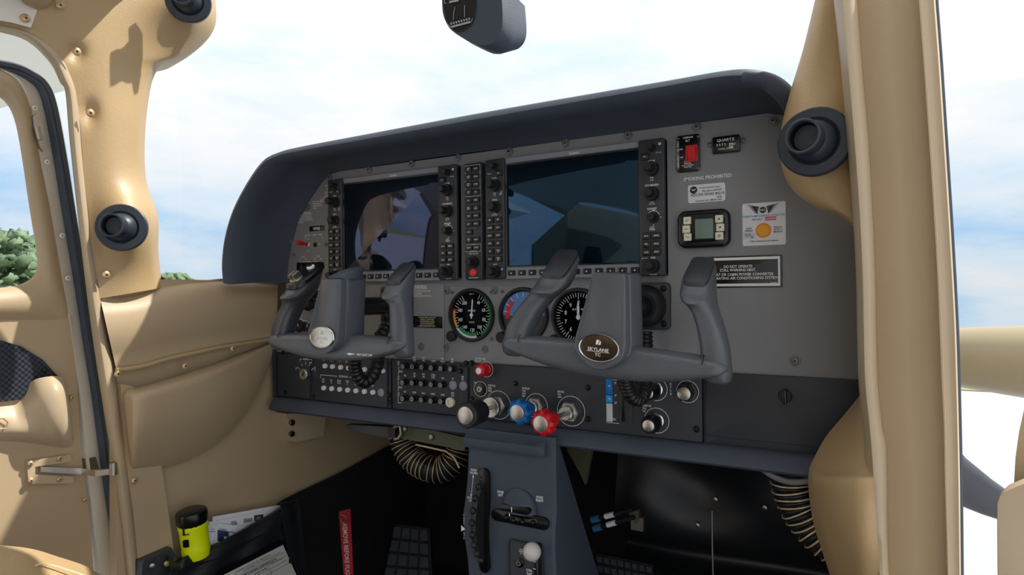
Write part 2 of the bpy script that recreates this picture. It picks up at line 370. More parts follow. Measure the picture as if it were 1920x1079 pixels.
# bulged pocket / armrest below the side panel
topc = [(227, 738), (240, 728), (262, 726), (330, 706), (400, 684), (460, 662), (517, 641)]
botc = [(246, 884), (250, 884), (258, 882), (340, 868), (420, 822), (478, 748), (518, 645)]
amp = [0, .035, .058, .050, .036, .018, 0]
ti = interp([V(p) for p in topc], 5); bi = interp([V(p) for p in botc], 5); ai = interp([V((a_, 0)) for a_ in amp], 5); rows = []
for k in range(19):
    s = k/18; pr = min(1, s/.12)**.5 * (1 if s < .35 else math.cos((s-.35)/.65*math.pi/2)**.8)
    rows.append([aX(*(a_.lerp(b_, s)), -.526+c_.x*pr) for a_, b_, c_ in zip(ti, bi, ai)])
b = MB(); b.sheet(rows); struct(b.build('trim_3', M['beige'], sm=70), 'beige bulging armrest moulding on the left side wall')
# flat lower plate beside the door post and forward kick panel
b = MB(); rows = [[aX(*p, -.522) for p in r] for r in (((226, 720), (250, 725), (300, 800)), ((236, 860), (270, 880), (304, 882)), ((250, 960), (285, 970), (318, 975)), ((262, 1090), (300, 1095), (334, 1095)))]
b.sheet(rows, (-.02, 0, 0)); lp = struct(b.build('trim_4', M['beige']), 'flat beige plate beside the left door post')
small_screw('screw', 252, 902, -.519, lp, .004, 'beige_screw')
# small jack block under the panel, left
b = MB(); p0 = aX(540, 776, -.50); p1 = aX(612, 800, -.50)
pa = [aX(*p, -.505) for p in ((536, 776), (612, 776), (606, 818), (556, 830))]
b.loft([[p+V((-.04, 0, 0)) for p in pa], pa]); jb = tag(b.build('jack_block', M['beige_plastic']), 'beige plastic headset jack block under the left end of the panel', 'jack block')
for y in (793, 814):
    p = aX(547, y, -.503); c = MB(); c.lathe([(.006, -.002), (.006, .003), (.004, .0035), (.004, -.002)], p, (1, -.35, 0), 14); j = c.build('jack', M['gloss'], jb)
# door frame welt (left)
sl = [(-60, 44), (0, 55), (50, 72), (92, 112), (112, 150), (122, 170), (130, 260), (145, 400), (162, 545), (176, 650), (196, 780), (214, 890), (238, 1090)]
sr = [(-60, 36), (0, 44), (62, 60), (112, 98), (140, 150), (150, 200), (158, 300), (172, 420), (192, 560), (212, 670), (226, 760), (243, 880), (266, 1090)]
li = interp([V(p) for p in sl], 5); ri = interp([V(p) for p in sr], 5); rows = []
for a_, b_ in zip(li, ri):
    r = [aX(*a_.lerp(b_, u), -.532+dx) for u, dx in ((0, -.012), (.18, .004), (.4, .011), (.62, .012), (.8, .006), (1, -.004))]
    rows.append([r[0]+V((-.012, .006, 0))]+r+[r[-1]+V((-.03, 0, 0))])
b = MB(); b.sheet(rows); struct(b.build('trim_5', M['beige_plastic'], sm=60), 'beige rounded welt around the left door opening')
# headliner plate in the top left corner
b = MB(); b.add([aX(*p, -.515) for p in ((-60, -25), (30, -30), (70, 18), (58, 52), (20, 42), (-60, 28))]+[aX(*p, -.525) for p in ((-60, -25), (30, -30), (70, 18), (58, 52), (20, 42), (-60, 28))],
      [(0, 1, 2, 3, 4, 5)]+[(i, 6+i, 6+(i+1) % 6, (i+1) % 6) for i in range(6)])
hp = struct(b.build('trim_6', M['cream']), 'cream headliner corner plate above the left door'); small_screw('screw', 48, 34, -.512, hp, .0045, 'beige_screw')
b = MB(); rows = [[aX(x, y-dy, X) for x, y in ((28, -12), (48, 8), (70, 17), (90, 14), (104, 0))] for dy, X in ((-1, -.525), (0, -.51), (14, -.49), (40, -.47))]
b.sheet(rows); struct(b.build('trim_7', M['beige']), 'brown-beige rounded headliner trim at the top left corner')
# ------------------------------------------------------------------ left door (open)
XD = -.60
door = thing('door_1', 'open left cabin door with beige trim panel and curved window', 'door', aX(60, 1079, XD)); door['kind'] = 'structure'
win = [(-80, 140), (-30, 165), (8, 190), (27, 225), (40, 290), (55, 390), (69, 480), (66, 512), (46, 530), (10, 539), (-80, 545)]
out = [(-80, 100), (-20, 122), (32, 150), (58, 205), (74, 290), (96, 400), (116, 520), (128, 590), (108, 600), (20, 600), (-80, 600)]
wi = interp([V(p) for p in win], 5); oi = interp([V(p) for p in out], 5)
rows = [[aX(*w_, XD-.02) for w_ in wi], [aX(*w_, XD+.004) for w_ in wi]]+[[aX(*w_.lerp(o_, u), XD+.006+.014*math.sin(math.pi*u)) for w_, o_ in zip(wi, oi)] for u in (.05, .15, .3, .5, .7, .85, 1)]
b = MB(); b.sheet(rows); b.build('window_surround', M['beige'], door, sm=60)
b = MB(); b.add([aX(*w_, XD-.012) for w_ in wi], [tuple(range(len(wi)))]); b.build('window_pane', M['glass'], door)
low = [[(-80, 600), (0, 600), (60, 600), (110, 600), (135, 592)], [(-80, 720), (0, 720), (60, 720), (125, 716), (145, 715)], [(-80, 850), (0, 850), (70, 850), (130, 850), (152, 850)], [(-80, 960), (0, 960), (80, 960), (150, 960), (166, 958)], [(-80, 1100), (0, 1100), (90, 1100), (165, 1100), (178, 1100)]]
b = MB(); b.sheet([[aX(*p, XD+.006) for p in r] for r in low], (-.02, 0, 0)); b.build('door_panel', M['beige'], door)
# cream metal door edge between trim and seal
cl = [(-80, 98), (-20, 120), (34, 148), (58, 200), (74, 290), (96, 400), (117, 520), (134, 620), (152, 760), (166, 900), (190, 1100)]
cr = [(-80, 105), (0, 122), (66, 150), (90, 200), (108, 290), (126, 400), (147, 520), (165, 640), (188, 780), (203, 900), (236, 1100)]
li = interp([V(p) for p in cl], 4); ri = interp([V(p) for p in cr], 4)
b = MB(); b.sheet([[aX(*a_.lerp(b_, u), XD+x) for u, x in ((0, .008), (.15, .004), (1, -.012))] for a_, b_ in zip(li, ri)], (-.03, 0, 0)); b.build('door_edge', M['cream'], door)
sc = [(-80, 112), (0, 125), (28, 131), (52, 142), (76, 160), (92, 200), (111, 300), (127, 400), (147, 520), (165, 640), (181, 740), (194, 840), (208, 940), (226, 1040), (236, 1100)]
b = MB(); b.tube([aX(*p, XD-.002) for p in interp([V((p[0]+3, p[1])) for p in sc], 6)], .0098, 10); sl_ = b.build('door_seal', M['seal'], door)
b = MB(); b.tube([aX(p.x+5, p.y, XD+.0065) for p in interp([V(p) for p in sc], 6)], .0016, 6); b.build('seal_lip', M['rubber'], sl_)
# latch plate on the door edge
lo = [(62, 218), (70, 212), (76, 218), (84, 250), (87, 276), (82, 284), (75, 276), (64, 240)]
b = MB(); pts = [aX(*p, XD+.016) for p in lo]; b.loft([[p+V((-.012, 0, 0)) for p in pts], pts]); lt = b.build('latch_plate', M['alu'], door)
b = MB(); b.tube([aX(68, 238, XD+.019), aX(74, 262, XD+.019)], .0045, 10); b.build('latch_slot', M['steel'], lt)
for x, y in ((65, 203), (88, 304), (116, 442), (127, 522)): small_screw('screw', x, y, XD+.012, door, .003, 'cream')
# speaker grille
def grille():
    m = bpy.data.materials.new('speaker_mesh'); m.use_nodes = True; t = m.node_tree; bs = t.nodes['Principled BSDF']; bs.inputs['Roughness'].default_value = .5
    c = t.nodes.new('ShaderNodeTexCoord'); k = t.nodes.new('ShaderNodeTexChecker'); k.inputs['Scale'].default_value = 230; k.inputs[1].default_value = srgb(48, 56, 70); k.inputs[2].default_value = srgb(10, 12, 16)
    t.links.new(c.outputs['Object'], k.inputs[0]); t.links.new(k.outputs[0], bs.inputs['Base Color']); return m
M['grille'] = grille()
gp = [(-80, 636), (0, 638), (40, 650), (80, 675), (108, 705), (72, 716), (52, 738), (38, 750), (0, 754), (-80, 756)]
b = MB(); pts = [aX(*p, XD+.012) for p in gp]; b.loft([[p+V((-.01, 0, 0)) for p in pts], pts]); g_ = b.build('speaker_grille', M['grille'], door)
small_screw('screw', 84, 695, XD+.016, g_, .003, 'bscrew')
ap = [[(-80, 764), (0, 758), (30, 752), (46, 728), (66, 712), (96, 706), (116, 708), (122, 716)], [(-80, 790), (0, 785), (36, 782), (60, 765), (84, 748), (112, 735), (124, 735), (128, 745)],
      [(-80, 815), (0, 812), (40, 812), (80, 812), (104, 806), (122, 792), (132, 790), (136, 800)], [(-80, 832), (0, 830), (50, 832), (90, 838), (118, 842), (132, 841), (138, 838), (139, 832)]]
dx = [[.004, .004, .004, .004, .02, .03, .02, .004], [.02, .02, .02, .03, .045, .05, .03, .004], [.02, .02, .025, .03, .045, .045, .025, .004], [.004]*8]
R_ = [interp([V((x, y, d)) for (x, y), d in zip(r, d_)], 4) for r, d_ in zip(ap, dx)]
cols = [interp([r[j] for r in R_], 6) for j in range(len(R_[0]))]
b = MB(); b.sheet([[aX(p.x, p.y, XD+p.z) for p in c] for c in cols]); ar = b.build('armrest', M['beige_plastic'], door, sm=70)
b = MB(); b.tube([aX(x, y, XD+.026) for x, y in ((-12, 785), (6, 785), (15, 792), (12, 804), (-12, 805))], .0012, 6); b.build('pocket_line', M['beige_leather'], ar)
# door check arm with bracket
bk = thing('door_check_arm', 'metal door check arm on a beige bracket of the left door', 'hinge arm', aX(95, 885, XD+.01))
b = MB(); fr = lambda pts, X: [aX(*p, X) for p in pts]
o1 = fr([(50, 865), (132, 853), (135, 866), (66, 876), (66, 890), (138, 894), (138, 907), (54, 908)], XD+.013); b.loft([[p+V((-.008, 0, 0)) for p in o1], o1]); b.build('bracket', M['beige_plastic'], bk, WP[bk.name])
for x, y in ((57, 870), (112, 860), (58, 902), (112, 899)): small_screw('screw', x, y, XD+.015, bk, .0032, 'beige_screw')
b = MB(); a0 = aX(74, 880, XD+.012); a1 = aX(150, 884, -.585); a2 = aX(176, 888, -.55); a3 = aX(212, 884, -.53)
for dz in (0,):
    rings = []
    for p, h in ((a0, .004), (a1, .005), (a2, .005), (a3, .004)): rings.append([p+V((dx_, 0, dz_)) for dx_, dz_ in ((-.004, -h), (.004, -h), (.004, h), (-.004, h))])
    b.loft(rings)
b.build('arm', M['alu'], bk, WP[bk.name], sm=0)
b = MB(); b.lathe([(.006, -.006), (.006, .014), (.003, .015)], a3, (0, 0, 1), 12); b.build('pivot_pin', M['steel'], bk, WP[bk.name])
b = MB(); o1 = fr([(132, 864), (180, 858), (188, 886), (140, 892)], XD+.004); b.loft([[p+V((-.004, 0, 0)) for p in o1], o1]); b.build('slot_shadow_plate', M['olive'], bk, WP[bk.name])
small_screw('screw', 160, 938, XD+.010, door, .003, 'beige_screw'); small_screw('screw', 135, 746, XD+.01, door, .003, 'beige_screw')
# ================================================================== WINDSHIELD
rows = []
for i in range(25):
    u = -1+2*i/24; bt = V((.56*u, .48-(.66 if u < 0 else .53)*abs(u)**3, 1.60)); tp = V((.545*u, -.25-(.06 if u < 0 else -.10)*u*u, 2.12-.05*abs(u)**3))
    rows.append([bt.lerp(tp, v)+V((0, .05*math.sin(math.pi*v), .05*math.sin(math.pi*v))) for v in (0, .25, .5, .75, 1)])
b = MB(); b.sheet(rows); struct(b.build('window_1', M['glass'], sm=60), 'clear curved windshield')
# ================================================================== FIREWALL, FOOTWELL
b = MB(); rows = []
prof = [(.02, 1.31), (.16, 1.30), (.22, 1.27), (.245, 1.20), (.24, 1.12), (.26, 1.075), (.30, 1.05), (.29, 1.03), (.23, 1.02), (.235, .98), (.28, .93), (.30, .85), (.28, .80)]
pf = interp([V(p) for p in prof], 4)
for i in range(33):
    x = .13+.42*i/32; rows.append([V((x, p.x+.018*math.sin(x*26)*math.exp(-((p.y-1.17)/.05)**2)+.01*math.sin(x*11+p.y*20), p.y)) for p in pf])
b.sheet(rows); struct(b.build('wall_front_right', M['vinyl'], sm=60), 'black vinyl insulation covering the right footwell front')
b = MB(); b.box((0, .52, 1.27), (1.16, .03, 1.02)); struct(b.build('wall_front', M['carpet'], sm=0), 'black firewall behind the pedals')
# black carpet lining on the left wall below a sloping edge
ce = [(520, 944), (545, 930), (640, 885), (745, 828), (800, 800), (840, 790)]
up = [aX(*p, -.528) for p in interp([V(p) for p in ce], 4)]
b = MB(); b.sheet([up, [V((p.x, p.y, .78)) for p in up]], (.004, 0, 0)); struct(b.build('wall_left_carpet', M['carpet']), 'black carpet lining on the lower left side wall')
b = MB(); b.box((.575, .22, 1.2), (.02, .62, .9)); b.box((.575, .28, 1.70), (.02, .50, .14)); struct(b.build('wall_right', M['beige'], sm=0), 'beige right cabin side wall')
# ================================================================== RIGHT PILLAR
Lr = [(1536, -40), (1528, 0), (1505, 95), (1478, 185), (1463, 255), (1466, 315), (1488, 358), (1530, 388), (1575, 405), (1600, 425), (1604, 445)]
Rr = [(1570, -40), (1574, 0), (1580, 95), (1590, 185), (1596, 255), (1602, 315), (1606, 358), (1609, 388), (1611, 405), (1613, 425), (1614, 448)]
li = interp([V(p) for p in Lr], 6); ri = interp([V(p) for p in Rr], 6); rows = []
for a_, b_ in zip(li, ri):
    r = []
    for j in range(17):
        u = j/16; p = a_.lerp(b_, u); y = -.085-.022*math.sin(math.pi/2*min(u*2.2, 1))**.7-.024*G(p.x, p.y, 1530, 268, 80, 95)
        r.append(aY(p.x, p.y, y))
    w = r[0]; rows.append([w+V((.012, .07, 0)), w+V((.002, .02, 0)), w+V((0, .006, 0))]+r)
b = MB(); b.sheet(rows); last = rows[-1]
b.sheet([[p for p in last], [p+V((0, .03, .002)) for p in last]])
struct(b.build('trim_8', M['beige_leather'], sm=60), 'beige right windshield pillar cover around the big air vent')
def strip(name, Lp, Rp, prof, m, label, n=6, back=.05):
    li = interp([V(p) for p in Lp], n); ri = interp([V(p) for p in Rp], n); rows = []
    for a_, b_ in zip(li, ri):
        r = [aY(*a_.lerp(b_, u), y) for u, y in prof]; rows.append([r[0]+V((.003, back, 0))]+r+[r[-1]+V((.001, back, 0))])
    b = MB(); b.sheet(rows); return struct(b.build(name, M[m], sm=60), label)
W0 = [(1556, -40), (1563, 0), (1576, 120), (1588, 260), (1599, 400), (1605, 520), (1607, 620), (1610, 720), (1618, 800), (1624, 900), (1634, 1000), (1642, 1100)]
W1 = [(1604, -40), (1607, 0), (1616, 120), (1628, 260), (1636, 400), (1641, 520), (1643, 620), (1646, 720), (1654, 800), (1662, 850), (1664, 1000), (1668, 1100)]
strip('trim_9', W0, W1, ((0, -.15), (.15, -.166), (.35, -.176), (.6, -.176), (.85, -.170), (1, -.155)), 'beige_plastic', 'beige rounded welt on the front edge of the right door opening')
J1 = [(1720, -40), (1722, 0), (1731, 120), (1741, 260), (1750, 400), (1757, 520), (1761, 620), (1765, 720), (1769, 800), (1771, 900), (1774, 1000), (1777, 1100)]
strip('trim_10', [(x-3, y) for x, y in W1], J1, ((0, -.150), (.04, -.152), (.5, -.152), (.96, -.156), (1, -.160)), 'beige', 'broad flat beige right door jamb')
J2 = [(1752, -40), (1754, 0), (1763, 120), (1772, 260), (1781, 400), (1788, 520), (1793, 620), (1796, 720), (1798, 800), (1800, 900), (1801, 1000), (1802, 1100)]
strip('trim_11', [(x-1, y) for x, y in J1], J2, ((0, -.160), (.06, -.166), (.16, -.166), (.24, -.158), (.6, -.156), (.9, -.157), (1, -.150)), 'beige_plastic', 'beige outer edge of the right door jamb', back=.10)
b = MB(); b.tube([aY(x+1, y, -.128) for x, y in J2], .0022, 6); struct(b.build('trim_12', M['seal']), 'thin dark seal line on the right door jamb edge')
# lower right moulding beside the jamb
rows = []
for r, ys in (([(1612, 742), (1614, 748), (1618, 752), (1622, 756), (1626, 760)], [-.01, -.04, -.08, -.11, -.13]),
              ([(1583, 778), (1590, 785), (1602, 790), (1616, 795), (1630, 800)], [-.02, -.05, -.09, -.12, -.14]),
              ([(1548, 820), (1560, 830), (1580, 840), (1605, 845), (1634, 850)], [-.03, -.06, -.10, -.13, -.15]),
              ([(1525, 862), (1540, 876), (1570, 883), (1605, 885), (1638, 888)], [-.04, -.08, -.12, -.155, -.17]),
              ([(1516, 886), (1526, 897), (1560, 901), (1605, 901), (1640, 903)], [-.045, -.10, -.145, -.175, -.18]),
              ([(1517, 930), (1530, 935), (1565, 940), (1610, 945), (1642, 950)], [-.05, -.105, -.15, -.18, -.18]),
              ([(1526, 985), (1542, 990), (1575, 995), (1612, 1000), (1645, 1000)], [-.05, -.105, -.15, -.18, -.18]),
              ([(1540, 1030), (1556, 1035), (1585, 1040), (1615, 1045), (1648, 1045)], [-.05, -.10, -.145, -.175, -.18]),
              ([(1560, 1090), (1575, 1095), (1600, 1098), (1620, 1100), (1652, 1100)], [-.05, -.09, -.13, -.16, -.17])):
    rows.append([V((p[0], p[1], y)) for p, y in zip(r, ys)])
rr = [interp(r, 5) for r in rows]; cc = [interp([r[j] for r in rr], 5) for j in range(len(rr[0]))]
b = MB(); b.sheet([[aY(p.x, p.y, p.z) for p in c] for c in cc]); struct(b.build('trim_13', M['beige_leather'], sm=60), 'beige padded moulding below the panel on the right')
# ------------------------------------------------------------------ open right door: front post and pocket at the picture edge
d2 = thing('door_2', 'open right cabin door, its beige pocket at the right picture edge', 'door', (.68, -.44, .9)); d2['kind'] = 'structure'
b = MB(); o = [aY(*p, -.44) for p in ((1869, 1110), (1868, 1000), (1868, 945), (1873, 928), (1884, 918), (1920, 903), (1990, 890), (1990, 1110))]
def shrink(pts, k, dy):
    c = sum(pts, V((0, 0, 0)))/len(pts); return [c+(p-c)*k+V((0, dy, 0)) for p in pts]
b.loft([[p+V((.03, .06, 0)) for p in o], [p+V((.004, .012, 0)) for p in o], [p+V((.001, .004, -.001)) for p in o], shrink(o, .93, 0)]); b.build('door_pocket', M['beige_plastic'], d2, WP[d2.name], sm=60)
b = MB(); o = [aY(*p, -.40) for p in ((1899, 930), (1903, 860), (1910, 810), (1920, 765), (1934, 700), (1990, 700), (1990, 930))]
b.loft([[p+V((.03, .05, 0)) for p in o], [p+V((.003, .008, 0)) for p in o], shrink(o, .97, 0)]); b.build('door_post', M['beige'], d2, WP[d2.name], sm=60)
# things outside beyond the right jamb
M['barp'] = mat('beige_gloss_paint', srgb(156, 144, 114), .3, var=.08, vs=5)
b = MB(); a0 = aY(1760, 668, .75); a1 = aY(1990, 683, .75)
b.tube([a0.lerp(a1, i/6) for i in range(7)], [.060+.0035*i for i in range(7)], 20, up=(0, 1, 0)); f = tag(b.build('fairing_bar', M['barp']), 'pale beige rounded horizontal bar outside, right of the door jamb', 'fairing')
b = MB(); a2 = a0.lerp(a1, .80); b.tube([a2, a2.lerp(a1, .02)], .079, 20, up=(0, 1, 0)); b.build('joint_band', M['barp'], f)
M['blade'] = mat('dark_blade_paint', srgb(78, 82, 90), .4, var=.1, vs=20)
b = MB(); rings = []
for px, py, h in ((1760, 872, 54), (1800, 902, 42), (1850, 932, 33), (1895, 955, 25), (1930, 972, 18), (1950, 985, 6)):
    r = []
    for t in range(12):
        a = 2*math.pi*t/12; c_ = aY(px-.55*h*math.cos(a)*.5, py+h*math.cos(a), .75); r.append(c_+V((0, .018*math.sin(a)*h/40, 0)))
    rings.append(r)
b.loft(rings); tag(b.build('tapered_bar', M['blade'], sm=50), 'dark grey tapered bar slanting down outside the right door jamb', 'bar')
# ================================================================== AIR VENTS
M['vent'] = mat('vent_plastic', srgb(44, 52, 62), .42, bump=.15, bs=700); M['ventd'] = mat('vent_dark', srgb(8, 9, 11), .5)
def vent(c, nrm, aim, r, label):
    t = thing('air_vent', label, 'air vent', c, 'round swivel air vents'); L0 = WP[t.name]
    nrm = V(nrm).normalized(); aim = V(aim).normalized()
    b = MB(); b.lathe([(r*.55, -r*.3), (r*1.0, -r*.12), (r*1.0, r*.04), (r*.96, r*.09), (r*.70, r*.12), (r*.62, r*.06), (r*.60, -r*.2)], c, nrm, 40); b.build('flange', M['vent'], t, L0)
    b = MB(); b.lathe([(r*.62*math.cos(a), r*.62*math.sin(a)) for a in [math.radians(x) for x in (-20, 0, 15, 30, 45, 55)]], c+nrm*r*.02, aim, 32); b.build('ball', M['vent'], t, L0)
    o = c+nrm*r*.02
    b = MB(); b.lathe([(r*.48, r*.30), (r*.47, r*.50), (r*.50, r*.60), (r*.50, r*.80), (r*.46, r*.82), (r*.42, r*.80), (r*.40, r*.70)], o, aim, 32, cap0=False, cap1=False); n_ = b.build('nozzle', M['vent'], t, L0)
    b = MB(); b.lathe([(r*.405, r*.72), (r*.40, r*.45), (r*.38, r*.36), (r*.05, r*.34)], o, aim, 24, cap0=False); b.build('throat', M['ventd'], n_, L0)
    b = MB(); b.lathe([(r*.09, r*.34), (r*.085, r*.46), (r*.05, r*.48)], o, aim, 12); b.build('adjuster', M['vent'], n_, L0)
c = aY(1527, 266, -.142); vent(c, (-.12, -1, .02), (-.34, -1, .05), .0375, 'large black round air vent on the right pillar')
c = aX(228, 427, -.462); vent(c, (.72, -.68, .02), (.55, -.80, .02), .0365, 'black round air vent low on the left pillar')
c = aX(353, 2, -.452); vent(c, (.74, -.66, -.1), (.6, -.78, -.02), .036, 'black round air vent cut by the top edge on the left pillar')
# ================================================================== COMPASS
t = thing('magnetic_compass', 'black magnetic compass hanging at the top of the windshield', 'compass', aY(890, 40, -.22)); L0 = WP[t.name]
Yc = -.22
def cp(px, py, dy): return aY(px, py, Yc)+V((0, dy, 0))
# housing: rounded drum, face towards the viewer
face = [(827, -30), (828, 20), (836, 45), (846, 57), (864, 69), (895, 84), (908, 87), (921, 85), (935, 72), (943, 52), (944, 20), (940, -30)]
b = MB(); o = interp([aY(*p, Yc) for p in face], 4); c0 = aY(885, 10, Yc)
b.loft([[p.lerp(c0, .25)+V((.012, .06, 0)) for p in o], [p+V((0, .03, 0)) for p in o], [p+V((0, .004, 0)) for p in o], [p.lerp(c0, .03) for p in o]]); b.build('housing', M['hood'], t, L0, sm=50)
card = [(829, -30), (832, 10), (836, 36), (846, 52), (858, 60), (870, 57), (882, 48), (889, 34), (892, 10), (892, -30)]
b = MB(); b.add([aY(*p, Yc-.0015) for p in card], [tuple(range(len(card)))]); b.build('face', M['gloss'], t, L0)
b = MB(); fr = lambda cx, cy, ang, sc: (lambda u, v: aY(cx+(u*math.cos(ang)+v*math.sin(ang))*sc, cy+(u*math.sin(ang)-v*math.cos(ang))*sc, Yc-.003))
F1 = fr(863, 44, -.26, 1.)
for u0, u1, v0, v1 in ((-18, 19, -4, 0),):
    b.add([F1(u0, v0), F1(u1, v0), F1(u1, v1), F1(u0, v1)], [(0, 1, 2, 3)])
for i in range(8): b.add([F1(-18+i*5, 2), F1(-15+i*5, 2), F1(-15+i*5, 6), F1(-18+i*5, 6)], [(0, 1, 2, 3)])
F2 = fr(852, 2, -.2, 1.); b.add([F2(-10, -2), F2(8, -2), F2(8, 2), F2(-10, 2)], [(0, 1, 2, 3)])
for p0, p1 in (((840, 46), (845, 52)), ((886, 34), (883, 42)), ((834, -2), (833, 6)), ((833, 6), (837, 6)), ((850, 37), (851, 22)), ((851, 22), (853, 13)), ((871, 10), (871, 32))):
    a_, b_ = aY(*p0, Yc-.003), aY(*p1, Yc-.003); b.tube([a_, b_], .0004, 4)
b.build('lettering', M['dim'], t, L0)
b = MB(); o = [aY(*p, Yc+.02) for p in ((926, -30), (938, -2), (950, 6), (947, 14), (940, 15), (928, 4), (915, -10))]; b.loft([[p+V((0, .02, 0)) for p in o], o]); b.build('mount_clip', M['hood'], t, L0)
# ================================================================== SEAT CORNER
rows = []
for r, ys in (([(-60, 1020), (0, 1023), (60, 1030), (110, 1045), (160, 1062), (200, 1085)], 0), ([(-60, 1045), (0, 1050), (50, 1053), (90, 1066), (130, 1082), (160, 1100)], .012), ([(-60, 1085), (0, 1088), (40, 1095), (80, 1108), (110, 1120), (130, 1130)], .02)):
    rows.append([V((x, y, ys)) for x, y in r])
rr = [interp(r, 5) for r in rows]; cc = [interp([r[j] for r in rr], 5) for j in range(len(rr[0]))]
st = thing('seat', 'beige leather pilot seat corner in the lower left', 'seat', aX(40, 1079, -.34)); L0 = WP[st.name]
b = MB(); b.sheet([[aX(p.x, p.y, -.36+p.z*3) for p in c] for c in cc]); q0 = [aX(p.x, p.y, -.36) for p in rr[0]]
b.sheet([q0, [p+V((-.05, 0, -.02)) for p in q0], [p+V((-.06, 0, -.12)) for p in q0]]); b.build('cushion', M['beige_leather'], st, L0, sm=60)
b = MB()
for i, p in enumerate(interp([V((x, y, 0)) for x, y in ((25, 1073), (70, 1060), (100, 1062), (140, 1074), (165, 1084))], 9)):
    w = aX(p.x, p.y, -.322); b.box(w, (.002, .0035, .001))
b.build('stitching', M['tan'], st, L0)
# ================================================================== GLARESHIELD (padded hood)
Lip = [(418, 529), (416, 495), (421, 448), (436, 396), (462, 345), (492, 303), (520, 287), (560, 277), (700, 251), (900, 214), (1100, 179), (1250, 153), (1345, 136), (1395, 132), (1435, 139), (1466, 160), (1490, 195), (1500, 250), (1503, 330)]
Inn = [(536, 531), (540, 495), (546, 462), (557, 424), (578, 380), (600, 347), (614, 331), (640, 322), (735, 306), (900, 283), (1080, 263), (1240, 241), (1360, 222), (1410, 214), (1448, 213), (1475, 222), (1500, 250), (1510, 300), (1512, 350)]
YL = -.125
li = interp([aY(*p, YL if i < 14 else YL+.055*min(1, (i-13)/3)) for i, p in enumerate(Lip)], 5); ii = interp([aY(*p, -.001) for p in Inn], 5); rows = []
cen = V((0, 0, 1.45))
for a_, b_ in zip(li, ii):
    d = V((a_.x*.6, 0, a_.z-cen.z)).normalized(); ov = a_.copy(); m_ = b_.lerp(a_, .5)
    rows.append([V((a_.x, .50, a_.z-.03))+d*.02, a_+d*.016+V((0, .09, 0)), a_+d*.010+V((0, .03, 0)), a_+d*.005+V((0, .010, 0)), a_.copy(), a_-d*.008+V((0, -.004, 0)), a_-d*.016+V((0, .004, 0)), a_.lerp(b_, .35)-d*.006, m_, a_.lerp(b_, .8)+d*.003, b_+d*.003, b_+V((0, .004, 0))])
b = MB(); b.sheet(rows)
gs = tag(b.build('glareshield', M['hood'], sm=60), 'navy-black padded glareshield hood arching over the instrument panel', 'glareshield')
b = MB(); l = rows[0]; b.add([p for p in l[1:]], [tuple(reversed(range(len(l)-1)))]); b.build('hood_end', M['hood'], gs)
b = MB(); b.box((0, .27, 1.725), (1.16, .49, .012)); b.box((.52, -.02, 1.715), (.10, .12, .012)); b.build('sun_baffle', M['black'], gs, sm=0)  # unseen boards added under the hood to stop sun leaking past it
# ================================================================== INSTRUMENT PANEL
ip = thing('instrument_panel', 'grey metal instrument panel plate spanning the cockpit', 'panel', (0, 0, 1.55)); L0 = WP[ip.name]
def xz(px, py, Y=0.): p = aY(px, py, Y); return (p.x, p.z)
def zx(z, x, y, Y=0.): return xz(*q(z, x, y), Y)
zs = 1.4145                                   # seam between grey plate and black lower panels
oL = [xz(*p) for p in ((519, 661), (527, 600), (537, 530), (541, 490), (546, 462), (557, 424), (578, 380), (600, 347), (612, 333), (622, 326), (640, 321))]
oR = [xz(1440, 212), (.470, 1.757), (.505, 1.725), (.528, 1.67), (.540, 1.55), (.540, zs)]
out = oL+oR; out.reverse()
out = out if sum(out[i-1][0]*out[i][1]-out[i][0]*out[i-1][1] for i in range(len(out))) > 0 else out[::-1]
b = MB(); b.prism(out, .012, 0, .0008); b.build('upper_plate', M['panel'], ip, L0)
# centre sub-plate with the round gauges and the left yoke plate
x0, z1 = zx('7', 267, 65); x1, _ = zx('8', 1210, 425); _, z0 = zx('7', 267, 500)
b = MB(); b.rp(x0, .2715, zs+.001, z1, 0, -.0022, .002, .0008); b.build('gauge_plate', M['panel'], ip, L0)
b = MB(); b.rp(zx('6', 690, 300)[0], x0-.0012, zs+.001, z1+.006, 0, -.0018, .002, .0006); b.build('placard_plate', M['panel'], ip, L0)
b = MB(); b.rp(.2725, .338, zs+.001, zx('8', 1100, 425)[1], 0, -.0016, .002, .0006); b.build('yoke_plate', M['panel'], ip, L0)
# screws: one mesh per size, shared
def screw_mesh(r, mname, cross=True):
    b = MB(); b.lathe([(r, .0), (r, .0006), (r*.96, .0011), (r*.80, .0013), (r*.72, .0011), (r*.70, .0018), (r*.58, .0030), (r*.3, .0034)], (0, 0, 0), (0, -1, 0), 16)
    if cross:
        b.k = 1; b.box((0, -.0033, 0), (r*.62, .0006, r*.16)); b.box((0, -.0033, 0), (r*.16, .0006, r*.62))
    o = b.build('tmp', [M[mname], M['gloss']]); me = o.data; bpy.data.objects.remove(o); return me
SM = screw_mesh(.0068, 'screw'); SB = screw_mesh(.0048, 'bscrew', True); SS = screw_mesh(.0042, 'screw')
def place(name, me, parent, p): return link(name, me, parent, p)
scr = [('3', 556, 215), ('3', 851, 158), ('3', 1167, 113), ('3', 1517, 68), ('3', 1900, 20), ('4', 322, 216), ('4', 678, 166), ('4', 1073, 117), ('5', 200, 116), ('5', 628, 82), ('3', 387, 437), ('3', 258, 690),
       ('7', 288, 92), ('7', 607, 90), ('7', 113, 468), ('7', 282, 476), ('7', 541, 488), ('b2', 1408, 127), ('6', 1048, 612)]
for s in scr: x, z = zx(*s); place('screw', SM, ip, (x, -.0005 if s[0] != '7' else -.0022, z))
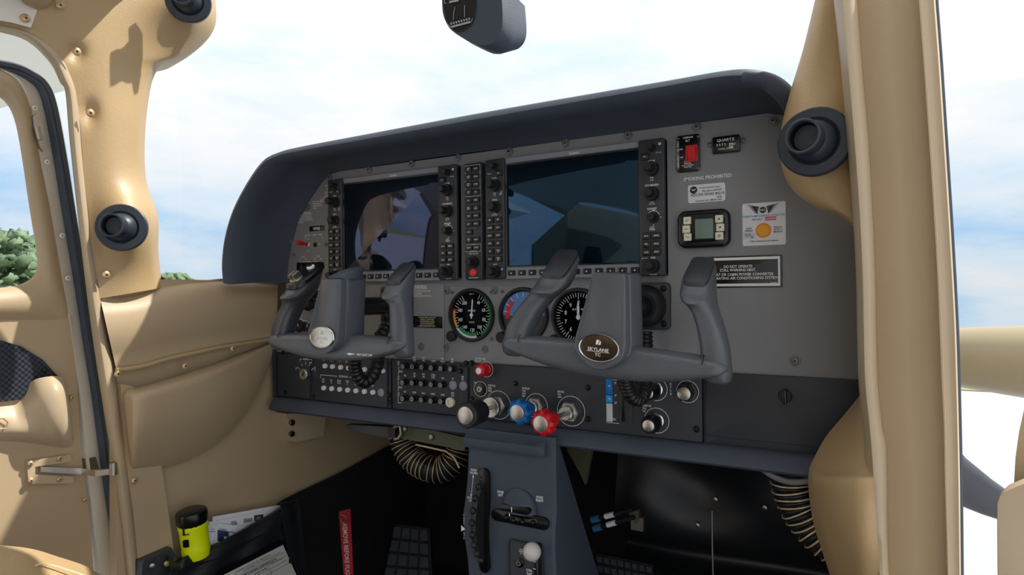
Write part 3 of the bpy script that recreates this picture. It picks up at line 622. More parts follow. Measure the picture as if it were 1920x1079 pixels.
for s in (('3', 527, 711), ('c1', 160, 760), ('c1', 502, 948), ('c1', 105, 985)): x, z = zx(*s); place('screw', SS, ip, (x, 0, z))
# printed lettering straight on the plate
b = MB()
y = -.0006
def T(z, x, y_, s, hpx, xs=.85, al='C', Y=None, lead=1.45):
    """hpx: cap height in zoom pixels"""
    _, za = zx(z, x, y_-hpx/2); xx, zb = zx(z, x, y_+hpx/2); xc, zc = zx(z, x, y_)
    b.text(s, (xc, zc), za-zb, xs, y=(y if Y is None else Y), align=al, lead=lead)
T('5', 258, 398, 'SMOKING PROHIBITED', 19, .93)
T('c1', 497, 92, 'WARNING', 15, .9)
rnd = random.Random(5)
rows_ = ['ASSURE THAT ALL', 'CONTAMINANTS,', 'INCLUDING WATER, ARE', 'REMOVED FROM FUEL', 'FUEL SYSTEM BEFORE FLIGHT', 'FAILURE TO ASSURE CONTAMINANT', 'FREE FUEL AND HEED ALL SAFETY', 'INSTRUCTIONS AND OWNER', 'ADVISORIES PRIOR TO FLIGHT', 'CAN RESULT IN BODILY INJURY', 'OR DEATH.']
for i, r_ in enumerate(rows_):
    T('c1', (536, 536, 536, 536, 536, 536, 534, 340, 340, 340, 345)[i], 112+i*20.5-(3 if i > 6 else 0), r_, 11, .62 if i not in (8, 9) else .58, 'R' if i < 7 else 'L')
T('c1', 288, 356, 'WARNING', 16, .9)
for i, r_ in enumerate(['ASSURE THAT SEAT IS LOCKED IN POSITION', 'PRIOR TO TAXI, TAKEOFF, AND LANDING.', 'FAILURE TO PROPERLY LATCH SEAT AND HEED', 'ALL SAFETY INSTRUCTIONS CAN RESULT IN BODILY', 'INJURY OR DEATH.']):
    T('c1', (212, 206, 200, 196, 200)[i], 380+i*20-(i*1.5), r_, 11, .56, 'L')
T('c1', 362, 570, 'STBY BATT', 13, .6); T('c1', 300, 613, 'ARM', 12, .7); T('c1', 298, 722, 'TEST', 12, .6); T('c1', 408, 661, 'TEST', 12, .7)
T('c1', 250, 781, 'MASTER', 12, .6); T('c1', 220, 803, 'ALT', 12, .6); T('c1', 276, 803, 'BAT', 12, .6); T('c1', 396, 776, 'AVIONICS', 12, .55); T('c1', 366, 799, 'BUS 1', 12, .6); T('c1', 424, 799, 'BUS 2', 12, .6)
T('c1', 690, 28, 'MANEUVERING SPEED  110 KIAS', 10, .7)
T('c1', 466, 880, 'ON', 10)
def ln(z, pts, w=.0009): b.line([zx(z, *p) for p in pts], w, y)
ln('c1', [(270, 608), (272, 574), (322, 570)]); ln('c1', [(396, 568), (430, 566), (430, 600)])
ln('c1', [(205, 840), (215, 832), (320, 826)]); ln('c1', [(350, 824), (438, 828), (440, 862)])
T('7', 62, 64, 'WARNING', 17, .9, 'L', Y=-.0024)
T('7', 62, 103, 'PITOT HEAT MUST BE ON\nWHEN OPERATING BELOW 40°F\nIN INSTRUMENT\nMETEOROLOGICAL CONDITIONS.', 10.5, .62, 'L', Y=-.0024, lead=1.55)
b.build_split('lettering', M['white'], ip, L0)
# black placards
def placard(name, x0, x1, z0, z1, m, parent, L0, th=.001, r=.0008, yb=0): 
    p = MB(); p.rp(x0, x1, z0, z1, yb, yb-th, r, .0002); return p.build(name, m, parent, L0)
xa, za = zx('c1', 312, 488); xb, zb = zx('c1', 453, 526); pl = placard('placard', xa, xb, zb, za, M['gloss'], ip, L0); b = MB(); y = -.0013
T('c1', 380, 507, 'N876EJ', 24, .86); b.build('placard_text', M['white'], pl, L0)
xa, za = zx('7', 55, 262); xb, zb = zx('7', 255, 345); pl = placard('placard', xa, xb, zb, za, M['gloss'], ip, L0, yb=-.0018); b = MB(); y = -.0031
T('7', 155, 300, 'FORWARD CABIN LOADING MAY\nEXCEED C.G. LIMITATIONS.\nFOR ADDITIONAL LOADING\nINSTRUCTIONS REFER TO\nWEIGHT AND BALANCE DATA', 9, .72, lead=1.55); b.build('placard_text', M['tan'], pl, L0)
xa, za = zx('5', 178, 858); xb, zb = zx('5', 683, 1016); za = zx('5', 683, 832)[1]; pl = placard('placard', xa, xb, zb, za, M['gloss'], ip, L0); b = MB(); y = -.0013
b.frame(rrect(xa+.003, xb-.003, zb+.002, za-.002, .0004), rrect(xa+.0055, xb-.0055, zb+.0055, za-.0055, .0004), -.0008, -.0013)
T('5', 432, 899, 'DO NOT OPERATE:', 15, .82); T('5', 430, 919, 'STALL WARNING HEAT,', 15, .82); T('5', 632, 940, 'PITOT HEAT OR CABIN POWER CONVERTER', 15, .90, 'R'); T('5', 652, 961, 'WHEN OPERATING AIR CONDITIONING SYSTEM', 15, .90, 'R'); T('5', 632, 990, 'AC-00307', 6, .9)
b.build('placard_text', M['white'], pl, L0)
# standby battery switch, test lamp
x, z = zx('c1', 300, 662); b = MB(); b.lathe([(.0058, 0), (.0058, .002), (.004, .003)], (x, 0, z), n=16); sw = b.build('toggle_switch', M['alu'], ip, L0)
b = MB(); b.lathe([(.0024, .002), (.003, .010), (.0042, .016), (.0042, .024), (.003, .026)], (x, 0, z), (-.12, -1, .1), 14); b.build('toggle_lever', M['red'], sw, L0)
x, z = zx('c1', 368, 664); b = MB(); b.lathe([(.0045, 0), (.0045, .0015), (.003, .002), (.0028, .001)], (x, 0, z), n=16); b.build('test_lamp', M['gloss'], ip, L0)
# master rockers behind the left yoke and dimmer knobs
for i, (a0, a1) in enumerate(((205, 262), (268, 318), (350, 388), (395, 436))):
    x0_, z1_ = zx('c1', a0, 836); x1_, z0_ = zx('c1', a1, 872); b = MB(); b.rp(x0_, x1_, z0_-.012, z1_, 0, -.006, .001, .0012); b.build('rocker_switch', M['gloss'], ip, L0)
for zz, r_ in ((('c8', 430, 485), .008), (('c8', 375, 600), .011), (('c8', 330, 630), .010), (('c8', 215, 890), .0115), (('c8', 285, 895), .009), (('c8', 400, 905), .010)):
    x, z = zx(*zz); b = MB(); b.lathe([(r_*1.1, 0), (r_*1.1, .003), (r_*.9, .004), (r_*.82, .016), (r_*.7, .018)], (x, 0, z), n=18); k = b.build('dimmer_knob', M['knob'], ip, L0)
    b = MB(); b.ring((x, z), r_*1.25, r_*1.38, -.0006, 20, 160); b.box((x, -.0182, z+r_*.4), (.0012, .0006, r_*.5)); b.build('knob_mark', M['white'], k, L0)
b = MB(); y = -.0006; T('c8', 228, 770, 'PEDESTAL', 16, .6); T('c8', 400, 770, 'AVIONICS', 16, .6); b.build('lettering', M['white'], ip, L0)
# ------------------------------------------------------------------ ELT switch unit
x0, z1 = zx('5', 88, 170); x1, z0 = zx('5', 220, 362); t = thing('elt_switch', 'black emergency transmitter switch plate with red rocker', 'switch', ((x0+x1)/2, 0, (z0+z1)/2)); L1 = WP[t.name]
b = MB(); b.rp(x0, x1, z0, z1, 0, -.004, .004, .001); b.build('plate', M['gloss'], t, L1)
xa, za = zx('5', 138, 222, -.004); xb, zb = zx('5', 206, 306, -.004); b = MB(); b.frame(rrect(xa, xb, zb, za, .001), rrect(xa+.002, xb-.002, zb+.002, za-.002, .001), -.003, -.0065); b.build('rocker_frame', M['red'], t, L1)
b = MB(); zm = (za+zb)/2
b.loft([[V((x, -.002, z)) for x, z in rrect(xa+.002, xb-.002, zb+.002, za-.002, .0005)], [V((x, -.0058-.004*abs(z-zm)/(za-zm)*(1 if z > zm else -.3), z)) for x, z in rrect(xa+.0025, xb-.0025, zb+.0025, za-.0025, .0005)]]); b.build('rocker', M['red'], t, L1)
b = MB(); y = -.0043; T('5', 153, 177, 'COBHAM', 10, .9); T('5', 152, 195, 'ELT', 11, 1.); T('5', 115, 244, 'ON', 9); T('5', 117, 289, 'ARM', 8); T('5', 152, 328, 'TEST/RESET\nPRESS ON\nWAIT 1 SECOND\nPRESS ARM', 6.5, .9, lead=1.5)
xc, zc = zx('5', 98, 272); b.text('EMERGENCY USE ONLY', (0, 0), .0027, .9, fr=lambda u, v: V((xc-v, -.0043, zc+u))); b.build('lettering', M['white'], t, L1)
for s in ((98, 185), (210, 172), (97, 352), (210, 350)): x, z = zx('5', *s); place('screw', SS, t, (x, -.003, z)).scale = (.6, .6, .6)
# ------------------------------------------------------------------ hour meter
x0, z1 = zx('5', 290, 170); x1, z0 = zx('5', 445, 260); z1 = zx('5', 445, 155)[1]; t = thing('hour_meter', 'black engine hour meter reading total hours', 'meter', ((x0+x1)/2, 0, (z0+z1)/2)); L1 = WP[t.name]
b = MB(); b.rp(x0, x1, z0+.0015, z1-.001, 0, -.006, .002, .001); b.build('case', M['gloss'], t, L1)
b = MB(); y = -.0064; T('5', 366, 192, 'QUARTZ', 14, 1.15); T('5', 340, 220, '0 9 7 3', 13, .95); T('5', 368, 241, 'TOTAL HOURS', 9, .95); T('5', 412, 214, '·61', 12); b.build('lettering', M['white'], t, L1)
xa, za = zx('5', 382, 206, -.006); b = MB(); b.quad(xa, xa+.0045, za-.0065, za, -.0066); b.k = 1; b.text('8', (xa+.0022, za-.0032), .0045, .9, y=-.0069); b.build('tenths_wheel', [M['white'], M['ink']], t, L1)
for s in ((274, 215), (460, 192)): x, z = zx('5', *s); place('screw', SS, t, (x, 0, z))
# ------------------------------------------------------------------ stickers
x0, z1 = zx('5', 150, 440); x1, z0 = zx('5', 360, 530); t = thing('registration_sticker', 'white beacon registration sticker under the smoking placard', 'sticker', ((x0+x1)/2, 0, (z0+z1)/2)); L1 = WP[t.name]
zm1 = zx('5', 150, 444)[1]; zm0 = zx('5', 150, 545)[1]
b = MB(); b.rp(x0, x1, zm0, zm1, 0, -.0006, .003, .0001); b.build('sheet', M['paper'], t, L1)
b = MB(); y = -.0009; T('5', 272, 453, 'www.beaconregistration.noaa.gov', 8, .72); T('5', 285, 470, 'Reg. expires: 02/07/2027', 10, .75); T('5', 260, 492, 'ADCDE 00343 40210', 15, .95); T('5', 326, 507, 'N876EJ', 8, .8); T('5', 266, 526, 'If activated, call 1-800-851-3051', 10, .78)
x, z = zx('5', 182, 470); b.ring((x, z), 0, .0052, -.0009, n=20); b.build('print', M['ink'], t, L1)
b = MB(); b.add([V((x+dx_, -.0011, z+dz_)) for dx_, dz_ in ((-.004, .0018), (-.001, -.0012), (0, -.0002), (.001, -.0012), (.0042, .0018), (.001, .0006), (0, .0010), (-.001, .0006))], [(0, 1, 2, 6, 7), (2, 3, 4, 5, 6)]); b.build('emblem_bird', M['paper'], t, L1)
x0, z1 = zx('5', 455, 548); x1, z0 = zx('5', 701, 776); t = thing('carbon_monoxide_detector', 'white square detector card with winged emblem and orange dot', 'sticker', ((x0+x1)/2, 0, (z0+z1)/2)); L1 = WP[t.name]
b = MB(); b.rp(x0, x1, z0, z1, 0, -.0012, .0025, .0003); b.build('card', M['paper'], t, L1)
y = -.0016; xw, zw = zx('5', 571, 581)
b = MB(); T('5', 540, 634, 'dark spot =', 10, .85); T('5', 493, 693, 'DATE\nOPENED', 9, .85); T('5', 657, 691, 'REPLACE\nAFTER 12\nMONTHS', 9, .85); T('5', 577, 755, 'Color restores as air freshens', 10, .85)
xo, zo_ = zx('5', 571, 582); b.ring((xo, zo_), 0, .0042, y, n=20); k_ = zx('5', 668, 570)[0]-xo
for sg in (-1, 1):
    for i in range(5):
        a0 = .0045+i*.0006; l_ = k_*(1-.11*i); zt = zo_+.0062-i*.0021
        b.add([V((xo+sg*a0, y, zt-.0032)), V((xo+sg*l_*.5, y, zt-.0034+.0012)), V((xo+sg*l_, y, zt+.0022-i*.0006)), V((xo+sg*l_*.6, y, zt+.0002)), V((xo+sg*a0, y, zt-.0016))], [(0, 1, 2, 3, 4) if sg > 0 else (4, 3, 2, 1, 0)])
b.build('print', M['ink'], t, L1)
b = MB(); b.text('ASA', (xo, zo_), .0028, 1., y=y-.0004); b.build('emblem_text', M['paper'], t, L1)
b = MB(); T('5', 574, 614, 'CARBON MONOXIDE DETECTOR', 11, .93); b.build('title', M['cyan'], t, L1)
xa, za = zx('5', 583, 622); xb, zb = zx('5', 645, 638); b = MB(); b.quad(xa, xb, zb, za, y); b.k = 1; y = -.0019; T('5', 613, 630, 'DANGER', 10, .95); b.build('danger_box', [M['red'], M['paper']], t, L1)
x, z = zx('5', 574, 697); b = MB(); b.lathe([(.0098, .0010), (.0098, .0018), (.0078, .0020)], (x, 0, z), n=32); b.k = 1; b.lathe([(.0078, .0018), (.0076, .0024)], (x, 0, z), n=32); b.build('spot', [M['orange'], M['amber']], t, L1)
xa, za = zx('5', 462, 712); xb, zb = zx('5', 526, 742); b = MB(); b.quad(xa, xb, zb, za, -.0015); b.k = 1; y = -.0018; T('5', 486, 722, '12-3', 15, .8); T('5', 510, 735, '25', 12, .8); b.build('date_note', [mat('grey_tape', srgb(205, 208, 214), .6), M['ink']], t, L1)
# ------------------------------------------------------------------ climate thermostat
x0, z1 = zx('5', 100, 592); x1, z0 = zx('5', 394, 795); z1 = zx('5', 250, 584)[1]; z0 = zx('5', 250, 795)[1]; t = thing('climate_controller', 'black rounded climate controller with small grey screen and six keys', 'controller', ((x0+x1)/2, 0, (z0+z1)/2)); L1 = WP[t.name]
b = MB(); b.rp(x0, x1, z0, z1, 0, -.012, .012, .003, 6); b.rp(x0+.006, x1-.006, z0+.008, z1-.005, -.011, -.0155, .012, .002, 6); b.build('case', M['gloss'], t, L1, sm=50)
xa, za = zx('5', 190, 634, -.0155); xb, zb = zx('5', 292, 740, -.0155); b = MB(); b.rp(xa, xb, zb, za, -.015, -.0162, .001, .0003); b.build('screen', M['lcd'], t, L1)
for i, s in enumerate(((147, 642), (142, 690), (149, 735), (326, 632), (332, 680), (327, 728))):
    x, z = zx('5', *s, -.0155); b = MB(); b.rp(x-.0052, x+.0052, z-.0052, z+.0052, -.015, -.018, .0012, .0008); k = b.build('key', M['ivory'], t, L1)
    b = MB(); yk = -.0185
    if i == 3: b.add([V((x-.002, yk, z-.001)), V((x+.002, yk, z-.001)), V((x, yk, z+.0015))], [(0, 1, 2)])
    elif i == 4: b.add([V((x-.002, yk, z+.001)), V((x, yk, z-.0015)), V((x+.002, yk, z+.001))], [(0, 1, 2)])
    elif i == 5: b.ring((x, z), .0014, .0020, yk, 120, 420, 16); b.quad(x-.0003, x+.0003, z, z+.0022, yk)
    else: b.line([(x-.002, z+.001*(i-1)), (x+.002, z-.001*(i-1))], .0007, yk)
    b.build('key_mark', M['ink'], k, L1)
# ================================================================== FLIGHT DISPLAYS
GW, GH = .298, .196; TOPZ = 1.75
def dual_knob(parent, L0, x, z, y0, r1, r2, h1, h2, lobes=0):
    b = MB(); b.lathe([(r1, 0), (r1, h1*.8), (r1*.92, h1)], (x, y0, z), n=24); k = b.build('knob', M['knob'], parent, L0)
    if r2:
        b = MB(); b.lathe([(r2*1.05, h1), (r2, h1+h2*.85), (r2*.85, h1+h2)], (x, y0, z), n=24 if not lobes else 36, lobes=lobes, lob=.12 if lobes else 0); b.build('knob_cap', M['knob'], k, L0)
    return k
KEYW, KEYH = .0125, .0095
def key_mesh(w, h, t=.0028):
    b = MB(); b.rp(-w/2, w/2, -h/2, h/2, 0, -t, .0012, .0009); o = b.build('tmp', M['key'], sm=40); me = o.data; bpy.data.objects.remove(o); return me
KM = key_mesh(KEYW, KEYH); KSM = key_mesh(.0125, .0085)
def c2m(x, y): p = pp('c2', x, y, -.016); return p.x, p.z-TOPZ            # on the MFD left bezel face
def display(name, X0, label, scr):
    t = thing(name, label, 'display', (X0+GW/2, 0, TOPZ-GH/2)); L0 = WP[t.name]; YF = -.016
    lw, rw = .0365, .0385
    b = MB(); b.rp(X0, X0+GW, TOPZ-GH, TOPZ, 0, -.011, .003, .0008); b.build('chassis', M['strip'], t, L0)
    b = MB(); b.rp(X0, X0+lw, TOPZ-GH, TOPZ, -.002, YF, .003, .0022); b.build('side_bezel', M['bezel'], t, L0, sm=50)
    b = MB(); b.rp(X0+GW-rw, X0+GW, TOPZ-GH, TOPZ, -.002, YF, .003, .0022); b.build('side_bezel', M['bezel'], t, L0, sm=50)
    sx0, sx1, sz0, sz1 = X0+lw+.004, X0+GW-rw-.0005, TOPZ-GH+.021, TOPZ-.0125
    b = MB(); b.frame(rrect(sx0-.0035, sx1+.0005, sz0-.002, sz1+.003, .0005), rrect(sx0, sx1, sz0, sz1, .0005), -.0105, -.0135); b.build('screen_rim', M['gloss'], t, L0)
    b = MB(); b.rp(sx0, sx1, sz0, sz1, -.010, -.0118, .0005, .0001); b.build('screen', M[scr], t, L0)
    let = MB(); yl = YF-.0004
    def tx(s, x, z, h, xs=.9): let.text(s, (x, z), h, xs, y=yl)
    def key(x, z, s, me=KM, sub=None):
        k = place('key', me, t, (x, YF, z)); n = len(s.split('\n')); let.text(s, (x, z), .0024 if n == 1 else .0021, .8 if len(s) > 3 else 1., y=YF-.0031, lead=1.3)
    # positions on the left bezel, x from the unit's left edge, z from its top (metres)
    kx, kx2 = X0+.0105, X0+.0262
    for i, (a_, c_) in enumerate((('AP', 'FD'), ('HDG', 'ALT'), ('NAV', 'VNV'), ('APR', 'BC'), ('VS', 'NOSE\nUP'), ('FLC', 'NOSE\nDN'))):
        z = TOPZ-.0995-i*.01275; key(kx, z, a_); key(kx2, z, c_)
    cx = X0+.0185
    dual_knob(t, L0, cx+.001, TOPZ-.0125, YF, .0058, .0042, .004, .009)
    key(X0+.0275, TOPZ-.0240, '↔'); tx('VOL  ID', X0+.009, TOPZ-.0235, .0017); tx('NAV', cx, TOPZ-.0318, .0032)
    dual_knob(t, L0, cx+.002, TOPZ-.0435, YF, .0100, .0064, .009, .014)
    tx('PUSH', cx, TOPZ-.0560, .0018); tx('1-2', cx, TOPZ-.0590, .0026); tx('HDG', cx, TOPZ-.0668, .0032)
    dual_knob(t, L0, cx+.001, TOPZ-.0785, YF, .0098, .0066, .005, .011, 6); tx('PUSH', cx, TOPZ-.0890, .0017); tx('HDG SYNC', cx, TOPZ-.0915, .0017)
    tx('ALT', cx, TOPZ-.1725, .0032); dual_knob(t, L0, cx+.001, TOPZ-.1838, YF, .0100, .0064, .010, .012)
    x, z = X0+.0315, TOPZ-.180; let.ring((x, z), .0006, .0016, yl, n=12)
    # right bezel
    rx = X0+GW-.0185
    dual_knob(t, L0, rx+.001, TOPZ-.0130, YF, .0058, .0042, .004, .009); tx('VOL  SQ', X0+GW-.0085, TOPZ-.0205, .0016); let.ring((X0+GW-.0065, TOPZ-.0085), .0008, .0020, yl, n=12)
    key(X0+GW-.028, TOPZ-.0248, '↔'); tx('COM', rx, TOPZ-.0318, .0032)
    dual_knob(t, L0, rx+.001, TOPZ-.0430, YF, .0100, .0060, .009, .014)
    tx('PUSH', rx, TOPZ-.0555, .0018); tx('1-2', rx, TOPZ-.0588, .0028); tx('CRS    BARO', rx, TOPZ-.0662, .0031, .82); let.ring((rx-.0012, TOPZ-.0662), .0008, .0015, yl, n=12)
    dual_knob(t, L0, rx+.001, TOPZ-.0790, YF, .0100, .0060, .009, .014)
    tx('PUSH', rx, TOPZ-.0905, .0017); tx('CRS CTR', rx, TOPZ-.0932, .0017); tx('RANGE', rx, TOPZ-.0998, .0031)
    dual_knob(t, L0, rx+.002, TOPZ-.1125, YF, .0078, .0056, .005, .011); let.ring((rx+.002, TOPZ-.1125), .0092, .0099, yl, 20, 160, 16)
    for dx_, dz_ in ((.0108, 0), (0, -.0108), (0, .0108)):
        let.add([V((rx+.002+dx_-.0012, yl, TOPZ-.1125+dz_-.0008)), V((rx+.002+dx_+.0012, yl, TOPZ-.1125+dz_-.0008)), V((rx+.002+dx_, yl, TOPZ-.1125+dz_+.001))], [(0, 1, 2)])
    tx('PUSH', rx, TOPZ-.1262, .0018); tx('PAN', rx, TOPZ-.1292, .0032)
    for i, (a_, c_) in enumerate((('D→', 'MENU'), ('FPL', 'PROC'), ('CLR', 'ENT'))):
        z = TOPZ-.1385-i*.0116; key(X0+GW-.0265, z, a_); key(X0+GW-.0118, z, c_)
    tx('FMS', rx+.001, TOPZ-.1700, .0030); tx('DFLT MAP', X0+GW-.030, TOPZ-.1703, .0014)
    dual_knob(t, L0, rx+.001, TOPZ-.1815, YF, .0100, .0060, .009, .014); tx('PUSH CRSR', rx+.001, TOPZ-.1936, .0016)
    for i in range(12):
        x = sx0+.0065+i*(sx1-sx0-.013)/11; z = TOPZ-GH+.0095; place('softkey', KSM, t, (x, -.011, z))
        let.add([V((x-.0016, -.0142, z-.0013)), V((x+.0016, -.0142, z-.0013)), V((x, -.0142, z+.0014))], [(0, 1, 2)])
    let.text('GARMIN', ((sx0+sx1)/2+.008, TOPZ-.0055), .0032, 1.0, y=-.0114)
    let.build('lettering', M['white'], t, L0)
    b = MB(); o = V((X0+lw-.004, YF-.0003, TOPZ-.0565)); b.add([o+V((-.006, 0, -.003)), o+V((0, 0, -.003)), o+V((0, 0, .005))], [(0, 1, 2)]); b.build('triangle_mark', M['strip'], t, L0)
    return t
display('multifunction_display', 0.0, 'large dark display with knobs, right of the audio panel, blue reflections', 'screen')
display('primary_flight_display', -.0566-GW, 'dark display behind the left yoke with violet reflection', 'pscreen')
# ------------------------------------------------------------------ audio panel
xa, xb = zx('c2', 258, 600, -.010)[0], zx('c2', 408, 600, -.010)[0]; za = zx('c2', 400, 22, -.010)[1]; zb = zx('c2', 400, 1057, -.010)[1]
t = thing('audio_panel', 'narrow black audio panel with two key columns and red button between the displays', 'audio panel', ((xa+xb)/2, 0, (za+zb)/2)); L0 = WP[t.name]; YF = -.016
b = MB(); b.rp(xa, xb, zb, za, 0, YF, .003, .0022); b.build('case', M['bezel'], t, L0, sm=50)
KA = key_mesh(.0135, .0085); let = MB(); cw = xb-xa; ka, kb = xa+cw*.29, xa+cw*.72
def zrow(yc): return zx('c2', 330, yc, -.016)[1]
for i, (a_, c_, yc) in enumerate((('COM1\nMIC', 'COM1', 78), ('COM2\nMIC', 'COM2', 148), ('COM3\nMIC', 'COM3', 216), ('COM\n1/2', 'TEL', 285), ('PA', 'SPKR', 355), ('MKR\nMUTE', 'HI\nSENS', 424), ('DME', 'NAV1', 493), ('ADF', 'NAV2', 563), ('AUX', None, 634), ('MAN\nSQ', 'PLAY', 703), ('PILOT', 'COPLT', 773))):
    z = zrow(yc)
    for x, s in ((ka, a_), (kb, c_)):
        if s: place('key', KA, t, (x, YF, z)); let.text(s, (x, z), .0024 if '\n' not in s else .0020, .8, y=YF-.0031, lead=1.3)
x, z = kb, zrow(605); b = MB(); b.lathe([(.0018, 0), (.0014, .001)], (x, YF, z), n=10); b.build('sensor', M['gloss'], t, L0)
yl = YF-.0004
def box_line(x0, x1, z0, z1, w=.0005): let.line([(x0, z0), (x1, z0), (x1, z1), (x0, z1), (x0, z0)], w, yl)
box_line(xa+.0025, xb-.0025, zrow(318), zrow(45), .0004); box_line(xa+.0025, xb-.0025, zrow(808), zrow(745), .0004)
let.text('INTR COM', ((ka+kb)/2, zrow(745)), .0014, .9, y=yl); let.text('ICS ISOLATION', ((ka+kb)/2, zrow(802)), .0016, .85, y=yl-.0002); let.text('PASS  VOL  SQ', ((ka+kb)/2, zrow(826)), .0022, .85, y=yl)
let.text('DISPLAY BACKUP', ((ka+kb)/2, zrow(1038)), .0019, .85, y=yl); let.build('lettering', M['white'], t, L0)
dual_knob(t, L0, (ka+kb)/2+.002, zrow(900), YF, .0095, .0062, .009, .012)
b = MB(); b.lathe([(.0064, 0), (.0064, .003), (.0050, .0042)], ((ka+kb)/2, YF, zrow(992)), n=24); b.build('red_button', M['redkey'], t, L0)
# ================================================================== ROUND GAUGES
def gauge(name, c, label):
    t = thing(name, label, 'gauge', (c[0], 0, c[1])); L0 = WP[t.name]; R = .0455
    b = MB(); b.lathe([(R, -.001), (R, .006), (R*.97, .0085), (R*.90, .0085), (R*.86, .004), (R*.86, .002)], (c[0], 0, c[1]), n=48, cap1=False); b.build('bezel', M['knob'], t, L0)
    b = MB(); b.lathe([(R*.87, .001), (R*.87, .0022)], (c[0], 0, c[1]), n=40); b.build('dial', M['gloss'], t, L0)
    b = MB(); b.lathe([(R*.865, .0058), (R*.865, .0062)], (c[0], 0, c[1]), n=40); b.build('cover_glass', M['glass'], t, L0)
    for sx_, sz_ in ((-1, 1), (1, 1), (1, -1)): place('screw', SS, t, (c[0]+sx_*R*.86, -.0024, c[1]+sz_*R*.86)).scale = (.8, .8, .8)
    b = MB(); b.lathe([(.009, 0), (.009, .010), (.0075, .012)], (c[0]-R*.86, 0, c[1]-R*.80), n=20); b.build('set_knob', M['knob'], t, L0)
    return t, L0, R
def pol(c, r, deg): a = math.radians(90-deg); return (c[0]+r*math.cos(a), c[1]+r*math.sin(a))
c = (zx('7', 450, 256)); cA = (c[0]+.001, c[1]); t, L0, R = gauge('airspeed_indicator', cA, 'airspeed gauge with green, white and yellow arcs, left of the three dials')
b = MB(); yd = -.0026
for i, s in enumerate(('40', '60', '80', '100', '120', '140', '160', '180', '200')):
    p = pol(cA, R*.55, 33+i*36.5); b.text(s, p, .0056, .82, y=yd)
for i in range(37):
    a = 26+i*8.4; b.line([pol(cA, R*(.70 if i % 2 else .64), a), pol(cA, R*.82, a)], .0009, yd)
b.text('AIRSPEED', (cA[0], cA[1]+.0075), .0028, .9, y=yd); b.text('KNOTS', (cA[0], cA[1]-.012), .0024, .9, y=yd); b.text('TEMP °C', (cA[0], cA[1]+R*.78), .0020, .9, y=yd); b.build('dial_print', M['white'], t, L0)
b = MB()
for a0, a1, r0, r1, k_ in ((40, 165, .76, .85, 0), (165, 228, .66, .76, 0), (150, 236, .78, .86, 1), (232, 282, .74, .84, 2), (283, 287, .64, .85, 3)):
    b.k = k_; b.ring(cA, R*r0, R*r1, yd-.0002, 90-a1, 90-a0)
b.k = 3; b.k = max(b.k, 1); b.build('speed_arcs', [M['green'], M['white'], M['amber'], M['red']], t, L0)
b = MB(); p = pol(cA, R*.62, 5); b.add([V((cA[0]-.0012, -.0042, cA[1]-.006)), V((cA[0]+.0012, -.0042, cA[1]-.006)), V((p[0]+.0012, -.0042, p[1]-.004)), V((p[0], -.0042, p[1])), V((p[0]-.0012, -.0042, p[1]-.004))], [(0, 1, 2, 3, 4)]); b.lathe([(.003, .002), (.003, .0046)], (cA[0], 0, cA[1]), n=14); b.build('needle', M['white'], t, L0)
xl, _ = zx('7', 638, 250); c = zx('7', 785, 250); cB = (xl+.0455, cA[1]+.001); t, L0, R = gauge('attitude_indicator', cB, 'attitude gauge with blue sky half and red arc, half hidden by the right yoke')
b = MB(); b.ring(cB, 0, R*.84, yd, 0, 180, 24); b.k = 1; b.ring(cB, 0, R*.84, yd, 180, 360, 24); b.k = 2; b.ring(cB, R*.55, R*.74, yd-.0002, 130, 190, 16); b.k = 3
for i in range(9): a = -80+20*i; b.line([pol(cB, R*.66, a), pol(cB, R*.8, a)], .001, yd-.0003)
b.line([(cB[0]-R*.5, cB[1]), (cB[0]+R*.5, cB[1])], .001, yd-.0003)
b.build('horizon_ball', [mat('sky_blue_dial', srgb(88, 140, 196), .4), mat('ground_dial', srgb(58, 48, 60), .5), M['red'], M['white']], t, L0)
c = zx('8', 525, 512); cC = (c[0], cA[1]-.001); t, L0, R = gauge('altimeter', cC, 'black altimeter with white needle, right of the three dials')
b = MB()
for i in range(50): b.line([pol(cC, R*(.62 if i % 5 == 0 else .70), i*7.2), pol(cC, R*.82, i*7.2)], .0009, yd)
for i in range(10): b.text(str(i), pol(cC, R*.50, i*36), .0062, .9, y=yd)
b.text('ALT', (cC[0]-.007, cC[1]+.012), .003, .9, y=yd); b.text('FEET', (cC[0]+.008, cC[1]+.012), .003, .9, y=yd); b.build('dial_print', M['white'], t, L0)
b = MB(); b.add([V((cC[0]-.0016, -.0042, cC[1]-.004)), V((cC[0]+.0016, -.0042, cC[1]-.004)), V((cC[0]+.0022, -.0042, cC[1]+.016)), V((cC[0], -.0042, cC[1]+.026)), V((cC[0]-.0022, -.0042, cC[1]+.016))], [(0, 1, 2, 3, 4)]); b.lathe([(.0034, .002), (.0034, .0046)], (cC[0], 0, cC[1]), n=14); b.build('needle', M['white'], t, L0)
# ================================================================== LOWER BLACK PANELS
def T2(b, z, x, y_, s, hpx, xs=.8, al='C', Y=-.004, lead=1.4):
    _, za = zx(z, x, y_-hpx/2, Y); _, zb = zx(z, x, y_+hpx/2, Y); c_ = zx(z, x, y_, Y); b.text(s, c_, za-zb, xs, y=Y-.0005, align=al, lead=lead)
zt, zbm = zs-.0015, 1.3215
YB = -.005
